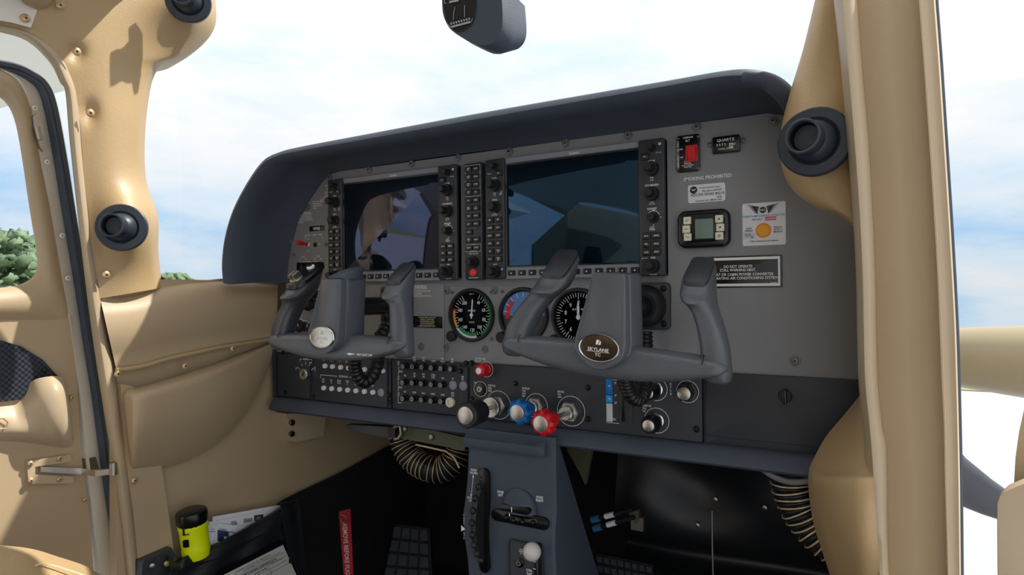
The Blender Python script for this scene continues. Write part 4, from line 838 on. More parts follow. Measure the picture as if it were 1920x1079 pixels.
# left switch panel
xl = xz(522, 700)[0]; xr = zx('c3', 1690, 900)[0]
t = thing('switch_panel', 'black lower left panel with ignition key switch and two rows of white buttons', 'panel', ((xl+xr)/2, 0, 1.36)); L0 = WP[t.name]
b = MB(); b.rp(xl, xr+.006, zbm, zt, .012, -.001, .001, .0005); b.build('backplate', M['black'], t, L0)
b = MB(); b.rp(xl+.004, zx('c3', 570, 800)[0], zbm+.002, zt-.002, 0, YB, .003, .0006); b.build('key_plate', M['black'], t, L0)
b = MB(); b.rp(zx('c3', 640, 800)[0], xr, zbm+.001, zt-.001, 0, YB, .003, .0006); b.build('button_plate', M['black'], t, L0)
x, z = zx('c3', 470, 478, -.008)
b = MB(); b.lathe([(.0118, .004), (.0118, .009), (.0108, .0118), (.0085, .0125), (.0080, .0112)], (x, 0, z), n=32); ks = b.build('ignition_switch', M['chrome'], t, L0)
b = MB(); b.lathe([(.0080, .010), (.0078, .0122)], (x, 0, z), n=28); b.build('key_barrel', M['alu'], ks, L0)
b = MB(); b.box((x, -.0126, z), (.0022, .0012, .008), Matrix.Rotation(.5, 3, 'Y')); b.build('keyhole', M['gloss'], ks, L0)
BT = MB(); BT.lathe([(.0046, 0), (.0046, .004), (.0040, .0052)], (0, 0, 0), n=18); BT = BT.build('tmp', M['white']); BTm = BT.data; bpy.data.objects.remove(BT)
let = MB(); num = MB()
for row, (xs_, y0_, dy_) in enumerate((((757, 866, 984, 1098, 1212, 1330, 1590), 362, .085), ((740, 855, 970, 1085, 1205, 1327, 1450), 680, .088))):
    for i, xx in enumerate(xs_):
        yy = y0_+(xx-xs_[0])*dy_; x, z = zx('c3', xx, yy, -.009); place('push_button', BTm, t, (x, YB, z)); num.text('5', (x, z), .0034, .8, y=YB-.0056)
for xx, s in ((750, 'PUMP'), (864, 'BCN'), (980, 'LAND'), (1095, 'TAXI/RECOG')): T2(let, 'c3', xx, 276+(xx-750)*.07, s, 18, .6, Y=YB)
for xx, s in ((744, 'PITOT\nHEAT'), (858, 'NAV\nLTS'), (972, 'BEACON\nNAV LTS'), (1090, 'STROBE\nLTS'), (1205, 'TAXI\nLTS'), (1455, 'PROP\nHEAT')): T2(let, 'c3', xx, 572+(xx-744)*.08, s, 24, .5, Y=YB)
T2(let, 'c3', 1035, 512, 'ELECTRICAL BUS 2', 26, .55, Y=YB); T2(let, 'c3', 490, 263, 'MAGNETOS', 22, .6, Y=YB); T2(let, 'c3', 562, 312, 'BOTH', 22, .6, Y=YB)
def ln2(b, z, pts, w=.0008, Y=YB): b.line([zx(z, *p, Y) for p in pts], w, Y-.0005)
ln2(let, 'c3', [(703, 530), (705, 488), (940, 508)]); ln2(let, 'c3', [(1125, 522), (1170, 526)]); ln2(let, 'c3', [(405, 300), (407, 262), (440, 262)]); ln2(let, 'c3', [(535, 264), (576, 266), (576, 285)])
for a_, c_ in (((365, 372), (405, 408)), ((432, 330), (442, 358)), ((489, 300), (489, 342)), ((556, 330), (540, 360)), ((610, 388), (572, 418))): ln2(let, 'c3', [a_, c_], .0009)
for xx, s in ((352, 'OFF'), (624, 'START')):
    x, z = zx('c3', xx, 400, YB); let.text(s, (0, 0), .0024, .9, fr=lambda u, v: V((x-v, YB-.0005, z+u)))
let.build('lettering', M['white'], t, L0); num.build('button_numbers', M['ink'], t, L0)
x, z = zx('c3', 1573, 745, -.006); b = MB(); b.lathe([(.0075, 0), (.0072, .0016), (.005, .0024)], (x, YB, z), n=24); b.build('blank_plug', M['strip'], t, L0)
for s in (('c3', 222, 740), ('c3', 1730, 780), ('c3', 190, 165), ('c3', 1735, 350), ('c3', 630, 790), ('c3', 1745, 890)): x, z = zx(*s); place('screw', SB, t, (x, -.002 if s[1] > 600 else YB, z))
# circuit breaker panel
xl = zx('c4', 140, 700)[0]; xr = zx('c4', 1245, 700)[0]
t = thing('circuit_breaker_panel', 'black circuit breaker panel with three rows of round breakers', 'panel', ((xl+xr)/2, 0, 1.36)); L0 = WP[t.name]
b = MB(); b.rp(xl, xr, zbm, zt, .012, -.0008, .001, .0005); b.build('backplate', M['black'], t, L0)
b = MB(); b.rp(xl+.001, zx('c4', 1120, 200)[0], zbm+.001, zt-.001, 0, YB, .003, .0006); b.rp(zx('c4', 1100, 500)[0], xr-.002, zbm+.001, zx('c4', 1200, 290)[1], 0, YB+.0002, .003, .0006); b.build('face_plate', M['black'], t, L0)
cb = MB(); cb.lathe([(.0060, 0), (.0060, .0035), (.0048, .004), (.0046, .0105), (.0040, .0114)], (0, 0, 0), n=18); cb.k = 1; cb.ring((0, 0), .0029, .0040, -.0117, n=18); cbo = cb.build('tmp', [M['gloss'], M['dim']]); CBm = cbo.data; bpy.data.objects.remove(cbo)
let = MB(); YT = YB-.0114
rows3 = [([(268, 290), (403, 293), (540, 303), (677, 312), (815, 320), (955, 328)], '555556'), ([(262, 525), (402, 530), (532, 540), (675, 552), (812, 560)], '55555'), ([(262, 755), (400, 762), (535, 775), (672, 790), (815, 798)], '55555')]
for pts_, nums in rows3:
    for (xx, yy), n_ in zip(pts_, nums):
        x, z = zx('c4', xx, yy, YT); k = place('circuit_breaker', CBm, t, (x, YB, z)); let.text(n_ if n_ != '6' else '10', (x, z), .0032, .8, y=YT-.0006)
for xx, yy, s in ((442, 180, 'AHC\nADRS'), (575, 185, 'NAV 1\nENG'), (715, 212, 'COMM 1'), (850, 200, 'STBY\nIND LTS'), (990, 205, 'STBY\nBATT'), (308, 422, 'PFD'), (442, 412, 'AHC\nAIRS'), (575, 420, 'NAV 1\nENG'), (712, 430, 'STORM\nSCOPE'), (852, 460, 'MFD'), (995, 466, 'TAS'), (1138, 458, 'DME\nADF'), (306, 655, 'MFD'), (438, 665, 'XPNDR'), (573, 678, 'NAV 2'), (710, 688, 'COMM 2'), (852, 700, 'AUDIO'), (995, 692, 'AUTO\nPILOT')):
    T2(let, 'c4', xx, yy, s, 26, .55, Y=YB)
for yy, s in ((240, 'ELEC\nBUS 1'), (455, 'AVN\nBUS 1'), (690, 'AVN\nBUS 2')): T2(let, 'c4', 213, yy, s, 22, .5, Y=YB)
ln2(let, 'c4', [(215, 285), (215, 352), (265, 356)]); ln2(let, 'c4', [(265, 371), (212, 368), (212, 420)]); ln2(let, 'c4', [(210, 490), (210, 582), (262, 586)]); ln2(let, 'c4', [(262, 604), (208, 600), (208, 645)]); ln2(let, 'c4', [(206, 725), (206, 815), (255, 818)])
let.build('lettering', M['white'], t, L0)
for xx, yy in ((990, 565), (1140, 572)): x, z = zx('c4', xx, yy, -.007); b = MB(); b.lathe([(.0080, 0), (.0078, .0016), (.005, .0028)], (x, YB, z), n=24); b.build('blank_plug', M['strip'], t, L0)
x, z = zx('c4', 945, 812, -.010); b = MB(); b.lathe([(.0085, 0), (.0085, .005), (.0075, .006), (.0042, .006), (.004, .003)], (x, YB, z), n=24); b.build('autopilot_socket', M['ivory'], t, L0)
for s in (('c4', 1135, 350), ('c4', 105, 695), ('c4', 1195, 235), ('c4', 120, 800)): x, z = zx(*s); place('screw', SB, t, (x, YB if s[1] != 1195 else -.001, z))
# engine control panel
xl = zx('b1', 238, 400)[0]; xr = zx('b1', 1838, 500)[0]
t = thing('engine_control_panel', 'black centre panel behind throttle, propeller and mixture knobs', 'panel', ((xl+xr)/2, 0, 1.36)); L0 = WP[t.name]
b = MB(); b.rp(xl, xr, zbm, zt, .012, YB, .003, .0006); b.build('face_plate', M['black'], t, L0)
let = MB()
T2(let, 'b1', 262, 130, 'ALT STATIC AIR\nPULL ON', 13, .62, 'L', Y=YB); T2(let, 'b1', 262, 286, 'GA', 12, .8, Y=YB); T2(let, 'b1', 352, 325, 'THROTTLE\nPUSH\nOPEN', 13, .62, 'L', Y=YB); T2(let, 'b1', 588, 353, 'PROPELLER\nPUSH\nINCR\nRPM', 13, .62, 'L', Y=YB)
T2(let, 'b1', 834, 367, 'MIXTURE\nPULL\nLEAN', 13, .62, 'L', Y=YB); T2(let, 'b1', 800, 567, 'MIC\nJACK', 15, .55, 'L', Y=YB); T2(let, 'b1', 1422, 464, 'CABIN AIR\nPULL\nON', 14, .62, 'L', Y=YB)
x, z = zx('b1', 1616, 330, YB)
for i, ch in enumerate('OPEN'): let.text(ch, (x, z+.007-i*.0048), .0034, .7, y=YB-.0005)
RW = .0006
def pring(cx, cy, rpx): x, z = zx('b1', cx, cy, YB); _, zb_ = zx('b1', cx, cy+rpx, YB); r = z-zb_; let.cut.append((len(let.v), len(let.f))); let.ring((x, z), r-.0007, r, YB-.0005, n=40); return x, z, r
pa_ = pring(340, 195, 55); pj = pring(299, 332, 53); pt = pring(424, 443, 99); ppr = pring(687, 448, 86); pm = pring(926, 485, 105); ph = pring(1512, 332, 82); pd = pring(1732, 350, 78); pc = pring(1519, 550, 88)
let.build_split('lettering', M['white'], t, L0)
for s in ((552, 290), (1052, 320), (1052, 535), (1800, 605), (252, 400), (250, 150)): x, z = zx('b1', *s); place('screw', SB, t, (x, YB, z))
# flap scale
def flap_rect(z0, x0, y0, x1, y1, k):
    xa, za = zx('b1', x0, y0, YB); xb, zb = zx('b1', x1, y1, YB); fl.k = k; fl.rp(xa, xb, zb, za, YB, YB-.0008, .0001, .0001)
fl = MB(); flap_rect(0, 1168, 262, 1212, 370, 0); flap_rect(0, 1169, 374, 1212, 428, 1); flap_rect(0, 1171, 431, 1214, 560, 2); fl.k = 2
x0, z0 = zx('b1', 1171, 562, YB); x1, _ = zx('b1', 1262, 562, YB); fl.quad(x0, x1, z0-.0004, z0+.0004, YB-.0009); x0, z0 = zx('b1', 1214, 268, YB); fl.quad(x0, x1-.003, z0-.0004, z0+.0004, YB-.0009)
fl.build('flap_scale', [mat('flap_blue', srgb(0, 120, 215), .5), mat('flap_light_blue', srgb(20, 160, 235), .5), mat('flap_grey', srgb(205, 208, 210), .5)], t, L0)
let = MB(); T2(let, 'b1', 1232, 290, 'UP', 15, .6, Y=YB); T2(let, 'b1', 1234, 376, '10°', 15, .6, Y=YB); T2(let, 'b1', 1236, 427, '20°', 15, .6, Y=YB); T2(let, 'b1', 1224, 540, 'FULL', 15, .6, Y=YB-.001); T2(let, 'b1', 1190, 310, '140', 12, .6, Y=YB-.001); T2(let, 'b1', 1190, 400, '120', 12, .6, Y=YB-.001); let.build('flap_lettering', M['white'], t, L0)
xa, za = zx('b1', 1262, 262, YB); xb, zb = zx('b1', 1355, 572, YB); b = MB(); b.rp(xa, xb, zb, za, YB, YB-.0018, .001, .0005); fs = b.build('flap_slot_plate', M['black'], t, L0)
xa, za = zx('b1', 1272, 275, YB); xb, zb = zx('b1', 1303, 556, YB); b = MB(); b.rp(xa, xb, zb, za, YB, YB-.0022, .001, .0002); b.build('flap_slot', M['gloss'], fs, L0)
b = MB(); x, z = zx('b1', 1290, 285, -.03); b.rp(x-.009, x+.009, z-.006, z+.006, -.008, -.030, .003, .002); b.build('flap_lever', M['strip'], t, L0)
# push-pull controls: things of their own
def nut(parent, L0, x, z, r, h, m='alu'):
    b = MB(); b.lathe([(r, 0), (r, h*.6), (r*.9, h*.7)], (x, YB, z), n=6); b.build('hex_nut', M[m], parent, L0, sm=20)
    b = MB(); b.lathe([(r*.72, h*.6), (r*.70, h*1.25), (r*.6, h*1.35)], (x, YB, z), n=24); b.build('collar', M[m], parent, L0)
# throttle
x, z, _ = pt; k = thing('throttle_control', 'black throttle knob with round silver face on a thin rod', 'control knob', (x, YB, z)); L1 = WP[k.name]
nut(k, L1, x, z, .0165, .014)
b = MB(); b.lathe([(.0165, .020), (.0165, .026), (.0155, .027)], (x-.001, YB, z), n=32); b.build('friction_disc', M['alu'], k, L1)
b = MB(); b.lathe([(.0033, .02), (.0033, .075)], (x, YB, z), n=12); b.build('rod', M['steel'], k, L1)
b = MB(); b.lathe([(.008, .052), (.0165, .056), (.0190, .062), (.0195, .088), (.0195, .096), (.0180, .098), (.0165, .098)], (x, YB, z), n=36); kb_ = b.build('grip', M['knob'], k, L1)
b = MB(); b.lathe([(.0135, .097), (.0135, .0992), (.0128, .0996)], (x, YB, z), n=32); b.build('face', M['alu'], kb_, L1)
def star(parent, L1, x, z, m, h0, h1, r, lob=8):
    b = MB(); b.lathe([(r*.55, h0), (r*.58, h0+(h1-h0)*.45)], (x, YB, z), n=24); b.build('neck', M[m], parent, L1)
    b = MB(); n = 48; rings = []
    for rr, hh, am in ((.6, .38, 0), (.92, .48, .06), (1, .60, .07), (1, .84, .07), (.92, .93, .05), (.74, 1.0, 0)):
        rings.append([V((x+r*rr*(1+am*(1 if math.cos(lob*a) > -.2 else -1.6))*math.cos(a), YB-(h0+(h1-h0)*hh), z+r*rr*(1+am*(1 if math.cos(lob*a) > -.2 else -1.6))*math.sin(a))) for a in [2*math.pi*i/n for i in range(n)]])
    b.loft(rings); g = b.build('grip', M[m], parent, L1, sm=30)
    b = MB(); b.lathe([(r*.64, h1-.0005), (r*.64, h1+.0018), (r*.6, h1+.0022)], (x, YB, z), n=32); b.build('face', M['alu'], g, L1)
x, z, _ = ppr; k = thing('propeller_control', 'blue lobed propeller knob with silver face', 'control knob', (x, YB, z)); L1 = WP[k.name]; nut(k, L1, x, z, .0150, .016)
b = MB(); b.lathe([(.003, .01), (.003, .04)], (x, YB, z), n=12); b.build('rod', M['steel'], k, L1); star(k, L1, x, z, 'blue', .026, .064, .0185)
x, z, _ = pm; k = thing('mixture_control', 'red lobed mixture knob with silver face', 'control knob', (x, YB, z)); L1 = WP[k.name]; nut(k, L1, x, z, .0165, .018)
b = MB(); b.lathe([(.0036, .01), (.0036, .075)], (x, YB, z), n=12); b.build('rod', M['screw'], k, L1); star(k, L1, x, z, 'red', .062, .104, .0175)
# alternate static knob, jack
x, z, _ = pa_; k = thing('alternate_static_knob', 'small red pull knob with white centre at the top of the centre panel', 'control knob', (x, YB, z)); L1 = WP[k.name]
b = MB(); b.lathe([(.010, 0), (.010, .003), (.0085, .004), (.0085, .012), (.0105, .014), (.0105, .020), (.0085, .023), (.006, .024)], (x, YB, z), n=28, lobes=10, lob=.04); b.build('grip', M['red'], k, L1)
b = MB(); b.lathe([(.0055, .0235), (.005, .0252)], (x, YB, z), n=20); b.build('face', M['white'], k, L1)
x, z, _ = pj; b = MB(); b.lathe([(.0105, 0), (.0105, .0012), (.009, .0016)], (x, YB, z), n=28); j = b.build('go_around_jack', M['gloss'], t, L0); b = MB(); b.lathe([(.0055, .0012), (.0055, .004), (.0045, .005), (.0022, .005), (.002, .002)], (x, YB, z), n=20); b.build('jack_nut', M['steel'], j, L0)
# cabin heat / air / defrost knobs
def air_knob(pos, h, label, rot=0):
    x, z, _ = pos; k = thing('cabin_air_control', label, 'control knob', (x, YB, z), 'cabin heat and air knobs'); L1 = WP[k.name]
    b = MB(); b.lathe([(.0105, 0), (.0105, .002), (.0085, .003)], (x, YB, z), n=28); b.build('collar', M['chrome'], k, L1)
    b = MB(); b.lathe([(.004, 0), (.004, h*.5)], (x, YB, z), n=12); b.build('rod', M['knob'], k, L1)
    b = MB(); b.lathe([(.006, h*.35), (.0125, h*.42), (.0135, h*.6), (.0130, h*.78), (.0105, h), (.008, h)], (x, YB, z), n=32); g = b.build('grip', M['gloss'], k, L1)
    b = MB(); b.lathe([(.0082, h-.0005), (.0082, h+.0012), (.0076, h+.0016)], (x, YB, z), n=28); b.build('face', M['alu'], g, L1)
air_knob(ph, .040, 'black pull knob with bright edge partly behind the right yoke cord'); air_knob(pc, .040, 'black cabin air knob with silver cap, lowest on the panel')
x, z, _ = pd; k = thing('cabin_air_control', 'black turn knob with silver cap beside the word open', 'control knob', (x, YB, z), 'cabin heat and air knobs'); L1 = WP[k.name]
b = MB(); b.lathe([(.0145, 0), (.0145, .004), (.0125, .005), (.0120, .018), (.0105, .020)], (x, YB, z), n=6); g = b.build('grip', M['gloss'], k, L1, sm=20); b = MB(); b.lathe([(.0092, .019), (.0092, .0218), (.0085, .0222)], (x, YB, z), n=28); b.build('face', M['alu'], g, L1)
# glove box
xl = xr+.001; t = thing('glove_box', 'black glove box door with a small turn latch on the right', 'glove box', ((xl+.54)/2, 0, 1.36)); L0 = WP[t.name]
b = MB(); b.rp(xl, .54, zbm-.002, zt, .012, -.0008, .001, .0005); b.build('surround', M['black'], t, L0)
b = MB(); b.rp(xl+.004, .538, zbm+.010, zx('b2', 825, 195)[1], 0, -.004, .004, .0008); b.build('door', M['black'], t, L0)
x, z = zx('b2', 1345, 353, -.005); b = MB(); b.lathe([(.0085, .003), (.0085, .0055), (.0075, .0065)], (x, 0, z), n=28); lt = b.build('latch', M['knob'], t, L0); b = MB(); b.rp(x-.0025, x+.0025, z-.0095, z+.0095, -.006, -.016, .0024, .001); b.build('latch_grip', M['gloss'], lt, L0)
# bottom lip
b = MB(); prof = [(.03, 1.2945), (-.010, 1.2935), (-.018, 1.2950), (-.0225, 1.2990), (-.0220, 1.3025), (-.012, 1.3165), (-.006, 1.3205), (.03, 1.3205)]
b.loft([[V((x, y_, z_)) for y_, z_ in prof] for x in (-.516, .53)]); tag(b.build('panel_lip', M['hood'], sm=50), 'dark padded lip along the bottom of the instrument panel', 'trim')
# left end cap of the lower panel
b = MB(); b.box((xz(518, 700)[0]-.001, .0, 1.368), (.007, .012, .098)); tag(b.build('panel_end_strip', M['bezel'], sm=0), 'narrow black strip closing the left end of the lower panel', 'trim')
# ================================================================== YOKES
def sup(cx, cy, cz, w, d, n=20, e=2.6, tilt=0., sx_=0.):
    r = []
    for i in range(n):
        a = 2*math.pi*i/n; c_, s_ = math.cos(a), math.sin(a); px_ = math.copysign(abs(c_)**(2/e), c_); py_ = math.copysign(abs(s_)**(2/e), s_)
        r.append(V((cx+w*px_, cy+d*py_, cz+tilt*py_+sx_*px_)))
    return r
HORN = [(.134, .002, -.062, .010, .010, 0), (.1335, .001, -.058, .0150, .0135, 0), (.132, .000, -.048, .0172, .0160, 0), (.128, .003, -.022, .0165, .0165, 0), (.1200, .012, .000, .0160, .0165, 0), (.1110, .022, .017, .0160, .0170, .002), (.1045, .028, .026, .0175, .0215, .004), (.1000, .031, .033, .0195, .0275, .007), (.0970, .036, .041, .0200, .0290, .011), (.0955, .041, .050, .0195, .0275, .016), (.0945, .046, .060, .0190, .0260, .019), (.0945, .047, .0635, .0178, .0245, .019), (.0945, .047, .0648, .0140, .020, .016)]
HORN0 = [h[:0]+h for h in HORN]
DX = [0, 0, 0, 0, .0015, .0035, .0050, .0060, .0070, .0075, .0080, .0080, .0080]; DYH = [0, 0, 0, 0, .003, .008, .013, .016, .018, .019, .020, .020, .020]
def horn(k, fat):
    """k: how far the grip leans inwards and forwards (0..1)"""
    return [(x+(1-k)*dx_, y_-(1-k)*dy_, z_, w*(1+(fat-1)*min(1, i/5)), d*(1+(fat-1)*min(1, i/5)), tl) for i, ((x, y_, z_, w, d, tl), dx_, dy_) in enumerate(zip(HORN, DX, DYH))]
def yoke(Xc, Yc_, Zc, roll, label, left):
    t = thing('control_yoke', label, 'yoke', (0, 0, 0), 'black leather control yokes'); Z = V((0, 0, 0))
    # cross bar
    b = MB(); rings = []
    for i in range(37):
        u = -1+2*i/36; x = .146*u; e_ = max(0, (abs(u)-.9)/.1)
        top = -.0295-.004*abs(u)**1.5; bot = -.0725+.0235*abs(u)**2.2
        h = (top-bot)/2*math.sqrt(max(.0, 1-e_**2.5*.75)); cz = (top+bot)/2; d = .0185*math.sqrt(max(.02, 1-e_**2.5*.8))
        rg = []
        for k in range(20):
            a = 2*math.pi*k/20; c_, s_ = math.cos(a), math.sin(a); pz = math.copysign(abs(s_)**.75, s_); py = math.copysign(abs(c_)**.75, c_)
            rg.append(V((x, py*d-.004+.006*pz, cz+pz*h)))
        rings.append(rg)
    b.loft(rings); b.build('crossbar', M['leather'], t, Z, sm=50)
    b = MB()
    for dz_, dy_ in ((.0035, -.0125), (.0060, -.0155)):
        b.tube([V((.146*u, dy_-.002, (-.0725+.0235*abs(u)**2.2)+dz_)) for u in [-.9+1.8*i/30 for i in range(31)]], .0009, 5)
    b.build('stitched_seam', M['rubber'], t, Z)
    for s in (-1, 1):
        kk = (0. if s < 0 else .6) if left else 1.; fat = 1.18 if s < 0 else 1.; hx_, hy_ = .0945+(1-kk)*.008, -(1-kk)*.020
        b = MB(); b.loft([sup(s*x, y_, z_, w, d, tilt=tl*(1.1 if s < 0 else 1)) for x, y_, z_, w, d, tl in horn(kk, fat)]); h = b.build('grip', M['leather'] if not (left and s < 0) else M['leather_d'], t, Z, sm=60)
        if not (left and s < 0):
            b = MB(); b.loft([sup(s*hx_, .046+hy_, .0638, .0150*fat, .0215*fat, e=5, tilt=.0168*fat), sup(s*hx_, .045+hy_, .0680, .0148*fat, .0212*fat, e=5, tilt=.0165*fat), sup(s*hx_, .0448+hy_, .0688, .0138*fat, .0200*fat, e=5, tilt=.0155*fat)]); b.build('grip_cap', M['bezel'], h, Z, sm=40)
        else:
            b = MB(); b.loft([sup(-.1025, .027, .0625, .0240, .0322, e=3, tilt=.0215), sup(-.1025, .026, .0690, .0232, .0315, e=3, tilt=.0215), sup(-.1025, .026, .0712, .0190, .026, e=3, tilt=.0185)]); sp_ = b.build('switch_plate', M['gloss'], h, Z, sm=50)
            R1 = Matrix.Rotation(.62, 3, 'X')
            b = MB(); b.lathe([(.0115, 0), (.0115, .002), (.010, .0025)], (-.1045, .009, .0585), (0, -.62, 1), 24); b.build('switch_ring', M['alu'], sp_, Z)
            for dx_ in (-.1100, -.1015): b = MB(); b.box((dx_, .006, .0650), (.0058, .016, .009), R1); b.build('trim_switch', M['steel'], sp_, Z, sm=0)
            b = MB(); b.lathe([(.007, 0), (.007, .003), (.0045, .0042), (.0042, .002)], (-.0990, .036, .0785), (0, -.62, 1), 20); pb = b.build('button_collar', M['white'], sp_, Z)
            b = MB(); b.lathe([(.0038, .002), (.0034, .0048)], (-.0990, .036, .0785), (0, -.62, 1), 16); b.build('push_button', mat('dark_red', srgb(110, 20, 20), .4), pb, Z)
        b = MB(); b.tube([V((s*(.1125+.003*math.sin(a*1.0)), 0, 0))+V((s*.006*math.cos(a), -.0185*math.cos(a)-.001, -.040+.012*math.sin(a))) for a in [(-80+160*i/12)*math.pi/180 for i in range(13)]], .0007, 5); b.build('grip_seam', M['rubber'], t, Z)
    # hub
    def hubo(k, dz=0, kz=1.):
        o = []
        pts_ = [(.0195, .057), (.0222, .054), (.0345, -.026)]
        for x, z in pts_: o.append((x*k, z*kz+dz))
        for i in range(1, 12):
            a = -math.pi*i/12; o.append((.0345*math.cos(a)*k, (-.030+.029*math.sin(a))*kz+dz))
        for x, z in reversed(pts_): o.append((-x*k, z*kz+dz))
        return o[::-1]
    b = MB(); b.loft([[V((x, y_+max(0, z)*.30, z)) for x, z in hubo(k, dz)] for y_, k, dz in ((.026, .9, .002), (.020, 1.08, .001), (.008, 1.10, .001), (-.012, 1.07, 0), (-.0185, 1.03, 0), (-.0195, .98, 0))]); b.build('hub_cover', M['leather'], t, Z, sm=40)
    b = MB(); b.loft([[V((x, y_+max(0, z)*.30, z)) for x, z in hubo(k)] for y_, k in ((-.018, .97), (-.029, .97), (-.0325, .94), (-.0335, .86))]); b.build('hub_pad', M['leather'], t, Z, sm=45)
    # badge
    b = MB()
    def ell(k, y_): return [V((.0265*k*math.cos(a), y_, -.0335+.0172*k*math.sin(a))) for a in [2*math.pi*i/40 for i in range(40)]]
    b.loft([ell(1.0, -.033), ell(1.0, -.0350), ell(.96, -.0362), ell(.92, -.0358), ell(.90, -.0350)]); bd = b.build('badge', M['chrome'], t, Z, sm=50)
    b = MB(); b.loft([ell(.91, -.0345), ell(.90, -.0356), ell(.6, -.0364)]); b.build('badge_face', M['badge_l'] if left else M['badge_r'], bd, Z, sm=60)
    b = MB(); yb_ = -.0370; b.text('SKYLANE', (0, -.0352), .0040, 1.12, y=yb_); b.text('TC', (0, -.0414), .0036, 1.1, y=yb_); b.quad(-.0145, .0145, -.0382, -.0378, yb_)
    b.add([V((x, yb_, z)) for x, z in ((-.0035, -.0295), (-.001, -.0295), (.001, -.0235), (-.0025, -.0235))], [(0, 1, 2, 3)]); b.add([V((x, yb_, z)) for x, z in ((.0, -.0295), (.0028, -.0295), (.0035, -.0260), (.0014, -.0235), (.0018, -.0235))], [(0, 1, 2, 3, 4)])
    b.build('badge_lettering', M['white'], bd, Z)
    # shaft
    b = MB(); b.lathe([(.0155, 0), (.0155, .22)], (0, .01, .012), (0, 1, 0), 24); b.build('shaft', M['gloss'], t, Z)
    if left:
        b = MB(); b.loft([sup(0, .016, .0565, .0240, .026, e=2.4), sup(0, .016, .0595, .0250, .027, e=2.4), sup(0, .018, .0620, .024, .026, e=2.4), sup(.004, .024, .0690, .0185, .021, e=2.2), sup(.008, .034, .0755, .013, .014, e=2.2), sup(.010, .038, .0775, .007, .008)]); b.build('clip_base', M['hood'], t, Z, sm=60)
        b = MB(); b.text('MAP LIGHT DIM', (.078, -.0585), .0035, .85, y=-.0245)
        b.add([V((.042, -.0245, -.0585)), V((.047, -.0245, -.0605)), V((.060, -.0245, -.0582)), V((.047, -.0245, -.0568))], [(0, 1, 2, 3)]); b.build('lettering', M['white'], t, Z)
    t.location = (Xc, Yc_, Zc); t.rotation_euler = (0, roll, 0)
    return t
M['badge_r'] = mat('badge_bronze', srgb(92, 84, 72), .18, metal=.85); M['badge_l'] = mat('badge_bright_reflection', srgb(200, 198, 190), .22, metal=.8)  # left badge face: bright reflection put into a paler colour
yoke(.2655, -.150, 1.4985, .075, 'black leather control yoke on the right with a dark oval badge', False)
yoke(-.1965, -.150, 1.4985, .006, 'black leather control yoke on the left with grip switches and bright badge', True)
# shaft mounts on the panel
def mount(X, Z, label):
    t = thing('yoke_mount', label, 'mount', (X, 0, Z), 'yoke shaft mounts'); L0 = WP[t.name]
    b = MB(); b.rp(X-.036, X+.036, Z-.034, Z+.034, 0, -.008, .007, .002); b.build('plate', M['bezel'], t, L0)
    b = MB(); b.lathe([(.031, .006), (.031, .012), (.026, .020), (.021, .024), (.019, .024)], (X, 0, Z), n=32); b.build('collar', M['knob'], t, L0)
    for sx_ in (-1, 1):
        for sz_ in (-1, 1): place('screw', SB, t, (X+sx_*.027, -.008, Z+sz_*.025))
mount(.2655, 1.511, 'square black shaft mount behind the right yoke'); mount(-.1965, 1.511, 'square black shaft mount behind the left yoke')
# coiled cords
def cord(name, pts, r, label, per=.0045):
    P_ = interp([V(p) for p in pts], 24); ln_ = [0]
    for a_, c_ in zip(P_, P_[1:]): ln_.append(ln_[-1]+(c_-a_).length)
    b = MB(); n = int(ln_[-1]/per*6); Q = []
    for i in range(n+1):
        s = ln_[-1]*i/n; j = max(k for k in range(len(ln_)) if ln_[k] <= s+1e-9); j = min(j, len(P_)-2); Q.append(P_[j].lerp(P_[j+1], (s-ln_[j])/max(ln_[j+1]-ln_[j], 1e-9)))
    rr = [r*(.84+.16*abs(math.sin(math.pi*(i/6)))) for i in range(n+1)]
    b.tube(Q, rr, 12); return tag(b.build(name, M['rubber'], sm=70), label, 'cord')
cord('coiled_cord', [aY(*q('c3', x, y), Y) for x, y, Y in ((1190, 250, -.12), (1200, 400, -.11), (1260, 540, -.10), (1350, 590, -.09), (1440, 520, -.08), (1500, 400, -.07), (1530, 300, -.06), (1550, 60, -.02))], .0115, 'black coiled cord hanging in a loop below the left yoke', .0085)
cord('coiled_cord', [aY(*q('b1', x, y), Y) for x, y, Y in ((1295, 240, -.12), (1310, 310, -.11), (1345, 380, -.10), (1395, 400, -.085), (1430, 350, -.07), (1440, 280, -.05), (1445, 120, -.03), (1440, -60, -.02))], .0105, 'black coiled cord hanging in a loop below the right yoke', .0060)
cord('coiled_cord', [aY(*q('6', x, y), Y) for x, y, Y in ((825, 440, -.03), (800, 480, -.035), (790, 510, -.04), (760, 545, -.05))], .0110, 'short black coiled cord behind the right grip of the left yoke', .010)
